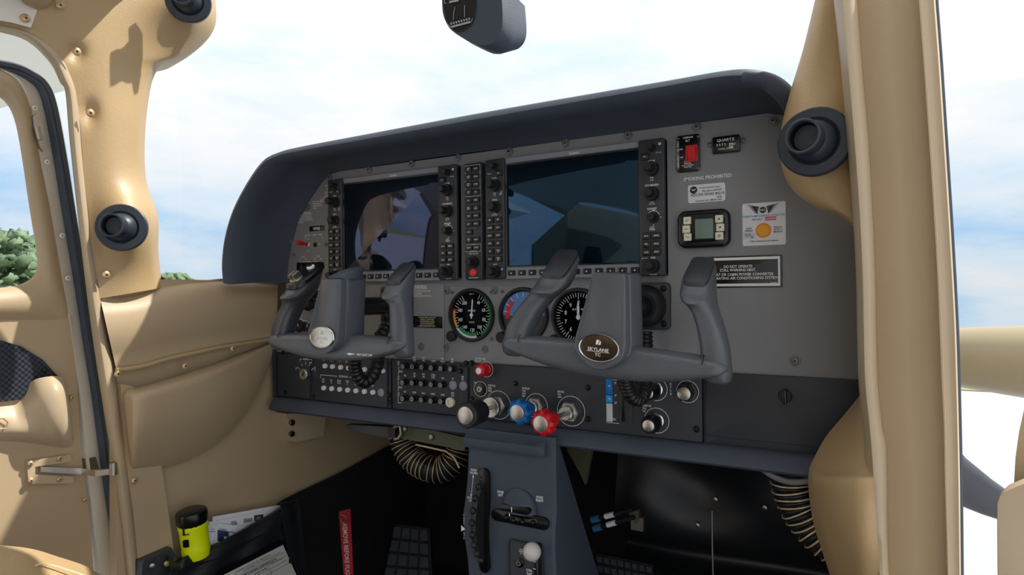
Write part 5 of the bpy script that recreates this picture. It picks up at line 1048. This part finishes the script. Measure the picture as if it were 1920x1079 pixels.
# ================================================================== CENTRE PEDESTAL
YP = -.036
xa = aY(877, 800, YP).x; xb = aY(1040, 815, YP).x
def bz(x, y, Y=YP): return pp('b3', x, y, Y)
t = thing('centre_pedestal', 'dark centre pedestal with trim wheels below the engine knobs', 'pedestal', ((xa+xb)/2, .02, .79)); L0 = WP[t.name]
zt_ = 1.312
def yfront(z): return YP+.004*math.exp(-((z-1.2)/.03)**2)-.006*math.exp(-((z-1.16)/.05)**2)
zsl = [zt_, 1.27, 1.23, 1.20, 1.17, 1.14, 1.10, 1.05, .98, .9, .79]
b = MB(); rows = []
for z in zsl:
    yb = min(.30, -.03+max(0, (zt_-z))*.6); yf = yfront(z)
    xf_ = xa-.010*math.exp(-((z-1.165)/.07)**2); rows.append([V((xa, yb, z)), V((xf_, yf+.004, z)), V((xf_+.004, yf, z)), V((xb-.004, yf, z)), V((xb, yf+.004, z)), V((xb, yb+.002, z))])
b.loft(rows[::-1]); b.build('body', M['hood'], t, L0, sm=30)
# padded roll at the top
p0 = bz(212, 100); p1 = bz(748, 250); zr1, zr0 = bz(212, 92).z, bz(212, 205).z
b = MB(); rings = []
for x in [xa-.0005, xa+.02, xa+.05, xb-.028, xb-.020, xb-.014]:
    k = 1 if x < xb-.018 else .6
    rings.append([V((x, yfront(z_)-d*k, z_)) for z_, d in ((zr1, 0), (zr1-.006, .004), (zr0+.016, .012), (zr0+.006, .013), (zr0, .009), (zr0-.001, 0), (zr0, -.006), (zr1, -.006))])
b.loft(rings); b.build('top_roll', M['hood'], t, L0, sm=50)
# elevator trim wheel
sx = bz(315, 700).x; zc = bz(310, 700).z; Rw = .088
b = MB(); sl0, sl1 = bz(312, 352).z, bz(318, 1052).z; b.rp(sx-.006, sx+.013, sl1, sl0, YP+.01, YP-.0065, .010, .0006); b.build('trim_slot', M['gloss'], t, L0)
tw = thing('trim_wheel', 'black elevator trim wheel with knobbed rim standing in the pedestal slot', 'trim wheel', (sx, YP+.02, zc)); L1 = WP[tw.name]
cy_ = YP+.053
b = MB(); b.lathe([(Rw*.3, -.004), (Rw*.97, -.0045), (Rw, -.002), (Rw, .002), (Rw*.97, .0045), (Rw*.3, .004)], (sx, cy_, zc), (1, 0, 0), 60); b.build('wheel', M['knob'], tw, L1, sm=40)
for i in range(30):
    a = 2*math.pi*i/30+.06; c_ = V((sx, cy_-math.cos(a)*Rw, zc+math.sin(a)*Rw)); b = MB(); b.lathe([(.0058*math.cos(h), .0058*math.sin(h)) for h in [math.radians(k) for k in (-80, -45, 0, 45, 80)]], c_, (0, -math.cos(a), math.sin(a)), 10)
    if math.cos(a) > -.1: b.build('rim_knob', M['knob'], tw, L1, sm=60)
# rudder trim wheel and hump
rz = bz(570, 690).z; rx = bz(578, 690).x; b = MB(); x0, x1 = bz(378, 690).x, bz(765, 690).x; b.rp(x0, x1, bz(570, 735).z, bz(570, 655).z, YP+.01, YP-.0065, .010, .0006); b.build('rudder_slot', M['gloss'], t, L0)
rw = thing('trim_wheel', 'black rudder trim wheel with knobbed rim lying crosswise in the pedestal', 'trim wheel', (rx, YP+.02, rz)); L1 = WP[rw.name]; Rr_ = .046; cy2 = YP+.030
b = MB(); b.lathe([(Rr_*.4, -.004), (Rr_*.97, -.0045), (Rr_, -.002), (Rr_, .002), (Rr_*.97, .0045), (Rr_*.4, .004)], (rx, cy2, rz), (0, 0, 1), 60); b.build('wheel', M['gloss'], rw, L1, sm=40)
for i in range(15):
    a = (-70+140*i/14)*math.pi/180
    if i % 2 == 0: c_ = V((rx+math.sin(a)*Rr_, cy2-math.cos(a)*Rr_, rz)); b = MB(); b.lathe([(.0042*math.cos(h), .0042*math.sin(h)) for h in [math.radians(k) for k in (-80, -45, 0, 45, 80)]], c_, (math.sin(a), -math.cos(a), 0), 10); b.build('rim_knob', M['gloss'], rw, L1, sm=60)
hx0, hx1 = bz(440, 600).x, bz(675, 600).x; hz0, hz1 = bz(560, 645).z, bz(560, 495).z; b = MB(); rows = []
for i in range(13):
    v = i/12; z = hz1+(hz0-hz1)*v; w = (hx1-hx0)/2*math.sqrt(max(.02, 1-(1-v)**2.2)); xc_ = (hx0+hx1)/2
    rows.append([V((xc_+w*math.cos(a), YP-.002-.017*math.sin(a)*min(1, v*1.6)**1.2, z)) for a in [math.pi*j/14 for j in range(15)]])
rows.append([V((p.x, YP, p.z-.003)) for p in rows[-1]]); b.sheet(rows); hm = b.build('trim_hump', M['hood'], t, L0, sm=60)
wz = bz(555, 610).z; b = MB(); b.rp(hx0+.006, hx1-.004, wz-.0052, wz+.0052, YP-.008, YP-.0195, .005, .001); b.build('indicator_window', M['gloss'], hm, L0)
b = MB(); b.quad(bz(546, 610).x-.0006, bz(546, 610).x+.0008, wz-.004, wz+.004, YP-.0205); b.quad(bz(526, 650).x-.0008, bz(526, 650).x+.001, wz-.012, wz-.008, YP-.018); b.build('indicator_mark', M['white'], hm, L0)
# cowl flap lever
x0, x1 = bz(497, 900).x, bz(728, 900).x; z1_ = bz(600, 842).z; b = MB(); b.frame(rrect(x0, x1, .98, z1_, .006), rrect(x0+.002, x1-.002, .982, z1_-.002, .005), YP, YP-.0085); b.rp(x0+.001, x1-.001, .981, z1_-.001, YP, YP-.0072, .005, .0003); b.build('cowl_flap_plate', M['black'], t, L0)
xs0, xs1 = bz(676, 960).x, bz(722, 960).x; b = MB(); b.rp(xs0, xs1, .99, bz(690, 848).z, YP, YP-.0095, .006, .0005); b.build('lever_slot', M['gloss'], t, L0)
c_ = bz(640, 922, YP-.045); b = MB(); b.tube([V((xs0+.006, YP, c_.z-.015)), c_], .004, 10); lv = b.build('cowl_flap_lever', M['knob'], t, L0)
b = MB(); b.lathe([(.0135*math.cos(h), .0135*math.sin(h)) for h in [math.radians(k) for k in range(-88, 89, 16)]], c_, (0, -1, .2), 24); b.build('lever_ball', mat('grey_white_ball', srgb(205, 198, 196), .3), lv, L0, sm=60)
jx = bz(572, 982); b = MB(); b.lathe([(.0075, 0), (.0075, .002), (.006, .003)], (jx.x, YP-.007, jx.z), n=20); jk = b.build('audio_jack', M['gloss'], t, L0); b = MB(); b.lathe([(.004, .002), (.004, .005), (.0018, .005), (.0016, .003)], (jx.x, YP-.007, jx.z), n=16); b.build('jack_ring', M['steel'], jk, L0)
let = MB()
def TP(x, y_, s, hpx, xs=.8, al='C', Y=YP-.0068):
    za_ = pp('b3', x, y_-hpx/2, Y).z; zb_ = pp('b3', x, y_+hpx/2, Y).z; c_ = pp('b3', x, y_, Y); let.text(s, (c_.x, c_.z), za_-zb_, xs, y=Y, align=al, lead=1.35)
TP(246, 378, 'NOSE\nDOWN', 15, .85); TP(222, 566, 'NOSE\nUP', 15, .85, Y=YP-.007); TP(427, 527, 'NOSE\nLEFT', 16, .85); TP(692, 564, 'NOSE\nRIGHT', 16, .85); TP(566, 920, 'AUX\nAUDIO\nIN', 10, .7, Y=YP-.008); TP(622, 1060, 'COWL\nFLAPS', 17, .6, Y=YP-.008)
for i, ch in enumerate('TAKE'): TP(180, 676+i*18, ch, 12, .8, Y=YP-.007)
for i, ch in enumerate('OFF'): TP(180, 797+i*17, ch, 12, .8, Y=YP-.007)
let.cut.append((len(let.v), len(let.f))); a0, a1 = bz(243, 410, YP-.007), bz(229, 540, YP-.007); let.line([(a0.x, a0.z), (a1.x, a1.z)], .0007, YP-.007)
for p, s_ in ((a0, 1), (a1, -1)): let.add([V((p.x-.0015, YP-.0072, p.z-s_*.002)), V((p.x+.0015, YP-.0072, p.z-s_*.002)), V((p.x, YP-.0072, p.z+s_*.003))], [(0, 1, 2) if s_ > 0 else (2, 1, 0)])
let.cut.append((len(let.v), len(let.f))); p = bz(172, 765, YP-.0075); let.add([V((p.x-.003, YP-.0075, p.z-.005)), V((p.x+.005, YP-.0075, p.z)), V((p.x-.003, YP-.0075, p.z+.005))], [(0, 1, 2)])
for yy in (990, 1038): let.cut.append((len(let.v), len(let.f))); p = bz(658, yy, YP-.0098); let.quad(p.x-.002, p.x+.002, p.z-.0005, p.z+.0005, YP-.0098)
let.build_split('lettering', M['white'], t, L0)
# ================================================================== LEFT FOOTWELL
def hose(label, pts, r, pitch, rad_w=.0012, m='vinyl'):
    P_ = interp([V(p) for p in pts], 10); t = thing('air_hose', label, 'hose', P_[0], 'ribbed black air hoses'); L0 = WP[t.name]
    b = MB(); ln_ = [0]
    for a_, c_ in zip(P_, P_[1:]): ln_.append(ln_[-1]+(c_-a_).length)
    tot = ln_[-1]; n = int(tot/pitch*6); Q = []
    for i in range(n+1):
        s = tot*i/n; j = min(max(k for k in range(len(ln_)) if ln_[k] <= s+1e-9), len(P_)-2); Q.append(P_[j].lerp(P_[j+1], (s-ln_[j])/max(ln_[j+1]-ln_[j], 1e-9)))
    b.tube(Q, [r*(.93+.07*math.cos(2*math.pi*i/6)) for i in range(n+1)], 16); b.build('tube', M[m], t, L0, sm=70)
    rn = random.Random(3)
    for i in range(3, n-2, 6):
        d = (Q[i+1]-Q[i-1]).normalized(); u = d.orthogonal().normalized(); w = d.cross(u); wv = rn.uniform(-.002, .002)
        ring = [Q[i]+(u*math.cos(a)+w*math.sin(a))*r*1.03+d*(wv*math.sin(a*2+i)) for a in [2*math.pi*k/18 for k in range(19)]]
        c_ = MB(); c_.tube(ring, rad_w, 5, cap=False); c_.build('wire_ring', M['tanwire'], t, L0)
M['tanwire'] = mat('tan_wire', srgb(205, 180, 140), .35, metal=.3)
B4 = lambda x, y, Y: pp('b4', x, y, Y)
hose('ribbed black air hose curving under the left part of the panel', [B4(800, 235, .10), B4(822, 310, .10), B4(880, 395, .10), B4(960, 440, .10), B4(1040, 448, .11), B4(1110, 405, .12), B4(1150, 320, .13), B4(1160, 230, .13)], .0245, .0090)
t = thing('parking_brake_handle', 'dark tapered brake handle below the left panel lip', 'handle', B4(610, 220, .02)); L0 = WP[t.name]
hp_ = [(465, 190), (480, 180), (715, 192), (722, 262), (480, 213)]; b = MB(); o = [B4(x, y, .01) for x, y in hp_]; c0 = sum(o, V((0, 0, 0)))/5; b.loft([[p+V((0, .014, 0)) for p in o], [p+V((0, .002, 0)) for p in o], [c0+(p-c0)*.94 for p in o]]); b.build('grip', M['bezel'], t, L0, sm=30)
o = [B4(x, y, .012) for x, y in ((718, 194), (765, 198), (766, 268), (722, 258))]; b = MB(); b.loft([[p+V((0, .016, 0)) for p in o], o]); b.build('ferrule', M['gloss'], t, L0, sm=0)
b = MB(); b.tube([B4(760, 195, .01), B4(795, 190, .01), B4(800, 235, .01), B4(785, 262, .01), B4(762, 268, .01)], .0022, 6); b.build('wire_loop', M['tanwire'], t, L0)
t = thing('brake_bracket', 'olive metal bracket beside the brake handle under the panel', 'bracket', B4(980, 250, .03)); L0 = WP[t.name]
o = [B4(x, y, .03) for x, y in ((800, 182), (860, 186), (1190, 260), (1180, 335), (800, 262))]; b = MB(); b.loft([[p+V((0, .004, 0)) for p in o], o]); b.build('plate', M['olive'], t, L0, sm=0)
for s in ((828, 205), (985, 255)): p = B4(*s, .03); b = MB(); b.lathe([(.006, 0), (.006, .004), (.004, .005)], p, (0, -1, 0), 6); b.build('bolt', M['steel'], t, L0)
b = MB(); b.tube([B4(1010, 215, .05), B4(1060, 222, .05), B4(1200, 240, .05)], .005, 8); b.build('cable', M['steel'], t, L0); b = MB(); b.tube([B4(890, 300, .028), B4(1070, 340, .028), B4(1120, 380, .03), B4(1150, 440, .03)], .0018, 6); b.build('wire', M['tanwire'], t, L0)
# red streamer
M['redcloth'] = mat('red_cloth', srgb(150, 18, 34), .8, bump=.3, bs=900)
t = thing('warning_streamer', 'red streamer reading remove before flight hanging in the left footwell', 'streamer', B4(470, 700, .02)); L0 = WP[t.name]; YS = .02
def st(u, v): 
    a_ = B4(432+v*.0, 690, YS); top0, top1 = V((430, 700)), V((497, 684)); bot0, bot1 = V((462, 1110)), V((517, 1110)); p = top0.lerp(top1, u).lerp(bot0.lerp(bot1, u), v); return B4(p.x, p.y, YS+.006*math.sin(v*5))
b = MB(); b.sheet([[st(u, i/12) for u in (0, .33, .66, 1)] for i in range(13)], (0, .0015, 0)); b.build('ribbon', M['redcloth'], t, L0)
b = MB(); tl = glyphs('REMOVE BEFORE FLIGHT')[2]
def stf(u, v): 
    p = st(.5+v*.62, .19+u/tl*.83); return p+V((0, -.0012, 0))
vs_, fs_, w_ = glyphs('REMOVE BEFORE FLIGHT'); b.add([stf(p[0], p[1]-.35) for p in vs_], fs_); b.build('lettering', mat('faded_print', srgb(200, 180, 180), .8), t, L0)
pc_ = B4(458, 745, YS-.004); b = MB(); b.tube([pc_+V((.011*math.cos(a), -.004*math.sin(a), .010*math.sin(a))) for a in [2*math.pi*k/20 for k in range(21)]], .0010, 6); b.build('key_ring', M['steel'], t, L0)
# rudder pedals
M['pedal'] = mat('pedal_rubber', srgb(46, 50, 58), .6, bump=.3, bs=600)
def pedal(corners, Y, nx, nz, label):
    """corners (px) TL TR BR BL in b4 zoom on plane Y, leaning forward at the top"""
    TL, TR, BR, BL = [V(c) for c in corners]
    def f(u, v, d=0): p = TL.lerp(TR, u).lerp(BL.lerp(BR, u), v); return B4(p.x, p.y, Y+.05*(1-v))+V((0, -d, 0))
    t = thing('rudder_pedal', label, 'pedal', f(.5, 1), 'rudder pedals'); L0 = WP[t.name]
    b = MB(); b.sheet([[f(i/8, j/8) for i in range(9)] for j in range(9)], (0, .010, 0)); b.build('plate', M['rubber'], t, L0)
    for i in range(nx):
        for j in range(nz):
            u0, u1, v0, v1 = (i+.08)/nx, (i+.92)/nx, (j+.07)/nz, (j+.93)/nz
            b = MB(); b.loft([[f(u0, v1), f(u1, v1), f(u1, v0), f(u0, v0)], [f(u0+.01, v1-.01, .006), f(u1-.01, v1-.01, .006), f(u1-.01, v0+.01, .006), f(u0+.01, v0+.01, .006)]]); b.build('tread_block', M['pedal'], t, L0, sm=0)
pedal(((768, 776), (972, 800), (988, 1120), (700, 1100)), .16, 4, 4, 'black rubber pedal with square treads in the left footwell')
pedal(((545, 765), (600, 755), (660, 1110), (560, 1110)), .30, 2, 4, 'dim black pedal between the red streamer and the treaded pedal')
# ================================================================== MAP POCKET WITH CONTENTS
C5 = lambda x, y, X=-.495: aX(*q('c5', x, y), X)
t = thing('map_pocket', 'black vinyl map pocket on the lower left wall', 'pocket', C5(900, 925)); L0 = WP[t.name]
topp = [(380, 700), (440, 775), (500, 775), (570, 712), (820, 610), (1000, 530), (1250, 395), (1500, 255), (1610, 190), (1760, 118)]
tp_ = interp([V(p) for p in topp], 4); rows = []
for k, (dy, X) in enumerate(((0, -.502), (8, -.490), (60, -.484), (150, -.478), (230, -.480), (330, -.475), (480, -.475))):
    rows.append([C5(p.x+dy*.12, p.y+dy, X+.004*math.sin(p.x*.012+k)) for p in tp_])
b = MB(); b.sheet([[p+V((-.012, 0, -.004)) for p in rows[0]]]+rows); b.build('front_panel', M['vinyl'], t, L0, sm=70)
b = MB(); b.tube([C5(x, y, -.476) for x, y in ((440, 905), (600, 850), (880, 755), (1050, 680), (1250, 570), (1430, 470))], .0012, 6); b.build('seam', M['rubber'], t, L0)
# end clip of the pocket
o = [C5(x, y, -.505) for x, y in ((80, 960), (92, 800), (110, 770), (430, 630), (470, 700), (390, 960))]; b = MB(); b.loft([[p+V((-.02, 0, 0)) for p in o], [p+V((-.004, 0, 0)) for p in o], shrink(o, .94, 0)]); b.build('end_panel', M['bezel'], t, L0, sm=30)
for s, m in (((205, 825), 'steel'), ((365, 800), 'tanwire')): p = C5(*s, -.500); b = MB(); b.lathe([(.0045, -.002), (.0045, .002), (.002, .003)], p, (1, -.4, 0), 12); b.build('rivet', M[m], t, L0)
# right fold of the pocket
rows = [[C5(x, y, X) for x, y in r] for r, X in ((((1600, 140), (1690, 130), (1760, 115), (1800, 95)), -.490), (((1625, 210), (1700, 200), (1775, 290), (1830, 260)), -.478), (((1650, 420), (1740, 420), (1800, 500), (1850, 470)), -.470), (((1700, 800), (1770, 820), (1840, 980), (1890, 960)), -.466))]
b = MB(); b.sheet([interp(r, 4) for r in [r for r in rows]], (-.004, 0, 0)); b.build('side_fold', M['vinyl'], t, L0)
# certificate sleeve
cs = [(915, 900), (1640, 540), (1665, 575), (1800, 960), (900, 1010)]
t = thing('certificate_sleeve', 'airworthiness certificate in a clear sleeve on the map pocket', 'document', C5(1350, 900, -.468)); L0 = WP[t.name]
o = [C5(x, y, -.468) for x, y in cs]; b = MB(); b.loft([[p+V((-.003, 0, 0)) for p in o], o]); b.build('sleeve', M['gloss'], t, L0, sm=0)
def cert(u, v, d=.0015): a_, b_, c_, d_ = V((985, 925)), V((1632, 596)), V((1795, 960)), V((1100, 1330)); p = a_.lerp(b_, u).lerp(d_.lerp(c_, u), v); return C5(p.x, p.y, -.468+d)
b = MB(); b.add([cert(0, 0), cert(0, 1), cert(1, 1), cert(1, 0)], [(0, 1, 2, 3)]); b.build('certificate', M['greypaper'], t, L0)
b = MB(); cf = lambda u, v: cert(u, v, .003)
def ct(s, u, v, h, w):
    vs_, fs_, wd = glyphs(s); b.add([cf(u+p[0]/wd*w, v-p[1]*h) for p in vs_], fs_)
ct('UNITED STATES OF AMERICA', .18, .10, .035, .6); ct('DEPARTMENT OF TRANSPORTATION', .3, .16, .030, .62); ct('AIRWORTHINESS CERTIFICATE', .15, .28, .07, .68); ct('NATIONALITY AND', .05, .36, .03, .3); ct('N876EJ', .45, .38, .05, .2); ct('STANDARD', .72, .34, .03, .2)
for v in (.2, .30, .42, .52): b.add([cf(.02, v), cf(.02, v+.006), cf(.98, v+.006), cf(.98, v)], [(0, 1, 2, 3)])
for u in (.38, .68): b.add([cf(u, .3), cf(u, .6), cf(u+.004, .6), cf(u+.004, .3)], [(0, 1, 2, 3)])
b.build('print', M['ink'], t, L0)
# papers
def sheetpaper(name, pts, X, label, marks, grp='papers in the map pocket', m='paper'):
    t = thing(name, label, 'paper', C5(*pts[0], X), grp); L0 = WP[t.name]; o = [C5(x, y, X) for x, y in pts]; b = MB(); b.loft([[p+V((-.0012, 0, 0)) for p in o], o]); b.build('sheet', M[m], t, L0, sm=0)
    b = MB()
    for s, x, y, h, ang, k in marks:
        b.k = k
        if s is None: b.add([C5(x, y, X+.0008), C5(x+h[0], y-h[0]*ang, X+.0008), C5(x+h[0], y-h[0]*ang+h[1], X+.0008), C5(x, y+h[1], X+.0008)], [(0, 3, 2, 1)])
        else: b.text(s, (0, 0), h, .9, fr=lambda u, v: C5(x+u, y-u*ang-v, X+.0012), align='L')
    b.k = max(b.k, 1); b.build('print', [M['ink'], M['ink'], M['inkblue'], M['tan'], M['white'], M['greyink']], t, L0)
M['inkblue'] = mat('blue_ink', srgb(50, 90, 130), .7); M['greyink'] = mat('grey_ink', srgb(150, 152, 160), .7)
sheetpaper('paper_sheet', [(865, 290), (1605, 160), (1608, 260), (1400, 420), (870, 480)], -.5135, 'white paper sheet at the back of the map pocket', [(None, 1415, 200, (3, 20), -.6, 1)])
sheetpaper('paper_sheet', [(822, 348), (1360, 240), (1608, 205), (1400, 520), (830, 560)], -.5110, 'white printed form with grey boxes in the map pocket', [(None, 1065, 340, (60, 42), .1, 5), (None, 1200, 312, (100, 45), .12, 5), (None, 1318, 275, (100, 62), .14, 1), ('IM', 1118, 362, 14, .1, 1), ('FLIGHT', 1225, 332, 13, .12, 1), ('SAFETY', 1340, 300, 11, .14, 4), ('CHECKLIST', 1335, 318, 9, .14, 4)])
sheetpaper('paper_sheet', [(795, 385), (910, 368), (905, 640), (800, 660)], -.5085, 'white narrow paper beside the yellow flashlight', [('A 400', 845, 425, 10, .1, 1), ('INSTRUMENT', 818, 455, 10, .1, 1)])
sheetpaper('checklist_card', [(905, 372), (925, 360), (1140, 385), (1400, 430), (1000, 700), (870, 700)], -.5060, 'white checklist card with blue framed table in the map pocket', [('Cessna', 938, 420, 22, -.12, 2), (None, 918, 432, (240, 120), -.14, 2), (None, 926, 442, (240, 120), -.14, 4), (None, 932, 450, (90, 30), -.14, 3), ('MAYDAY', 940, 478, 12, -.14, 1), ('VERIFY 1', 925, 512, 10, -.14, 1), ('SQUAWK', 922, 532, 10, -.14, 1), ('FREQ', 920, 550, 10, -.14, 1)])
# flashlight
ft = thing('flashlight', 'neon yellow flashlight with black ribbed cap standing in the map pocket', 'flashlight', C5(640, 800, -.500)); L0 = WP[ft.name]
ca = C5(632, 225, -.497); cbm = C5(690, 720, -.497); ax_ = (cbm-ca).normalized(); Rf = (C5(475, 300, -.497)-C5(790, 255, -.497)).length/2*.90; Lf = (cbm-ca).length
b = MB(); b.lathe([(Rf*.80, -.002), (Rf*.98, 0), (Rf*1.02, .004), (Rf*1.02, .018), (Rf*.97, .022)], ca, ax_, 36, lobes=18, lob=.018); b.build('lens_cap', M['gloss'], ft, L0, sm=40)
b = MB(); b.lathe([(Rf*.90, .020), (Rf*.99, .022), (Rf*.99, .028), (Rf*.94, .032), (Rf*.92, Lf*.75), (Rf*.95, Lf*.85), (Rf*.85, Lf)], ca, ax_, 32); bd = b.build('body', M['yellow'], ft, L0)
def onf(px, py, h=.0015): 
    w = C5(px, py, -.480); return w
def fpatch(name, pts, m, d):
    d_ = (CAM-C5(*pts[0], -.49)).normalized(); o = []
    for x, y in pts:
        r_ = ray(*q('c5', x, y)).normalized(); w0 = CAM-ca; a_ = r_-ax_*r_.dot(ax_); c_ = w0-ax_*w0.dot(ax_); rr = Rf*.94+d; A_ = a_.dot(a_); B_ = 2*a_.dot(c_); C_ = c_.dot(c_)-rr*rr; D_ = B_*B_-4*A_*C_
        o.append(CAM+r_*((-B_-math.sqrt(max(D_, 0)))/(2*A_)))
    b = MB(); b.loft([[p-(CAM-p).normalized()*.003 for p in o], o]); return b.build(name, M[m], bd, L0, sm=0)
fpatch('clip_recess', [(530, 410), (604, 402), (610, 492), (536, 500)], 'steel', .0010); fpatch('clip_slot', [(532, 414), (556, 411), (562, 494), (540, 497)], 'gloss', .0022)
fpatch('switch', [(536, 556), (552, 545), (590, 540), (604, 548), (610, 612), (600, 624), (556, 630), (542, 622)], 'gloss', .0018)
# ================================================================== RIGHT FOOTWELL DETAILS
B5 = lambda x, y, Y: pp('b5', x, y, Y)
hose('ribbed black air hose with pale wire rings at the right of the footwell', [B5(1620, 120, .02), B5(1625, 220, .02), B5(1640, 340, .02), B5(1690, 470, .02), B5(1760, 580, .02), B5(1850, 680, .02), B5(1960, 760, .02)], .0285, .0088)
b = MB(); b.tube(interp([B5(x, y, -.012) for x, y in ((1340, 155), (1400, 200), (1480, 255), (1580, 292), (1660, 298), (1760, 288))], 6), .0042, 8); tag(b.build('cable', mat('grey_cable', srgb(110, 112, 108), .5)), 'grey cable sagging in front of the right air hose', 'cable')
b = MB(); b.tube([B5(1020, 515, .10), B5(1022, 760, .10), B5(1028, 1010, .10)], .0011, 6); tag(b.build('wire', M['screw']), 'thin grey vertical wire in the right footwell', 'wire')
b = MB(); b.tube(interp([B5(x, y, .0) for x, y in ((660, 92), (700, 100), (760, 106), (828, 108))], 4), .0022, 6); tag(b.build('wire', M['tanwire']), 'short tan wire arc just under the panel lip', 'wire')
for i, (a_, c_, lab) in enumerate((((135, 578), (425, 505), 'upper dark cable turnbuckle with blue end in the right footwell'), ((150, 645), (440, 562), 'lower dark cable turnbuckle with blue end in the right footwell'))):
    t = thing('turnbuckle', lab, 'cable fitting', B5(*a_, .16), 'cable turnbuckles'); L0 = WP[t.name]; p0, p1 = B5(*a_, .16), B5(*c_, .16)
    b = MB(); b.tube([p0, p1], .0038, 10); b.build('rod', M['knob'], t, L0)
    b = MB(); b.tube([p0.lerp(p1, -.06), p0.lerp(p1, .14)], .0062, 12); b.build('blue_end', M['steelblue'] if 'steelblue' in M else M.setdefault('steelblue', mat('steel_blue', srgb(60, 110, 150), .4)), t, L0)
    b = MB(); pm_ = p0.lerp(p1, .42); dd = (p1-p0).normalized(); b.tube([pm_-dd*.010, pm_+dd*.008], .0048, 8); b.build('clip', M['paper'], t, L0)
t = thing('cable_bracket', 'small metal bracket with green fitting holding the cable turnbuckles', 'bracket', B5(460, 600, .17)); L0 = WP[t.name]
o = [B5(x, y, .17) for x, y in ((410, 560), (505, 570), (503, 672), (412, 655))]; b = MB(); b.loft([[p+V((0, .01, 0)) for p in o], o]); b.build('plate', M['steel'], t, L0, sm=0)
o = [B5(x, y, .165) for x, y in ((398, 520), (465, 512), (470, 600), (440, 610), (430, 545), (398, 552))]; b = MB(); b.loft([[p+V((0, .012, 0)) for p in o], o]); b.build('fitting', M['olive'], t, L0, sm=0)
fwr = bpy.data.objects['wall_front_right']
for s in ((960, 138, .12), (1045, 425, .23), (1418, 487, .235), (912, 618, .215)): p = B5(*s); c_ = MB(); c_.lathe([(.004, -.004), (.004, .003), (.002, .004)], p, (0, -1, 0), 10); c_.build('rivet', M['steel'], fwr)
# pedal cut by the lower edge on the right and beige structure beside the pedestal
t = thing('rudder_pedal', 'black mesh-patterned pedal cut by the bottom edge right of the pedestal', 'pedal', B5(300, 1000, .16), 'rudder pedals'); L0 = WP[t.name]
f5 = lambda u, v, d=0: B5(*(V((150, 830)).lerp(V((575, 920)), u).lerp(V((170, 1120)).lerp(V((600, 1180)), u), v)), .16)+V((0, -d, 0))
b = MB(); b.sheet([[f5(i/6, j/4) for i in range(7)] for j in range(5)], (0, .01, 0)); b.build('plate', M['rubber'], t, L0)
for i in range(8):
    for j in range(4): u0, u1, v0, v1 = (i+.1)/8, (i+.9)/8, (j+.14)/4, (j+.86)/4; b = MB(); b.loft([[f5(u0, v1), f5(u1, v1), f5(u1, v0), f5(u0, v0)], [f5(u0+.01, v1-.01, .005), f5(u1-.01, v1-.01, .005), f5(u1-.01, v0+.01, .005), f5(u0+.01, v0+.01, .005)]]); b.build('tread_block', M['pedal'], t, L0, sm=0)
o = [aY(*q('b3', x, y), .10) for x, y in ((870, 190), (1050, 205), (1000, 470), (960, 380), (880, 240))]; b = MB(); b.loft([[p+V((0, .01, 0)) for p in o], o]); tag(b.build('support_bracket', M['olive'], sm=0), 'grey-green metal bracket beside the pedestal under the lip', 'bracket')
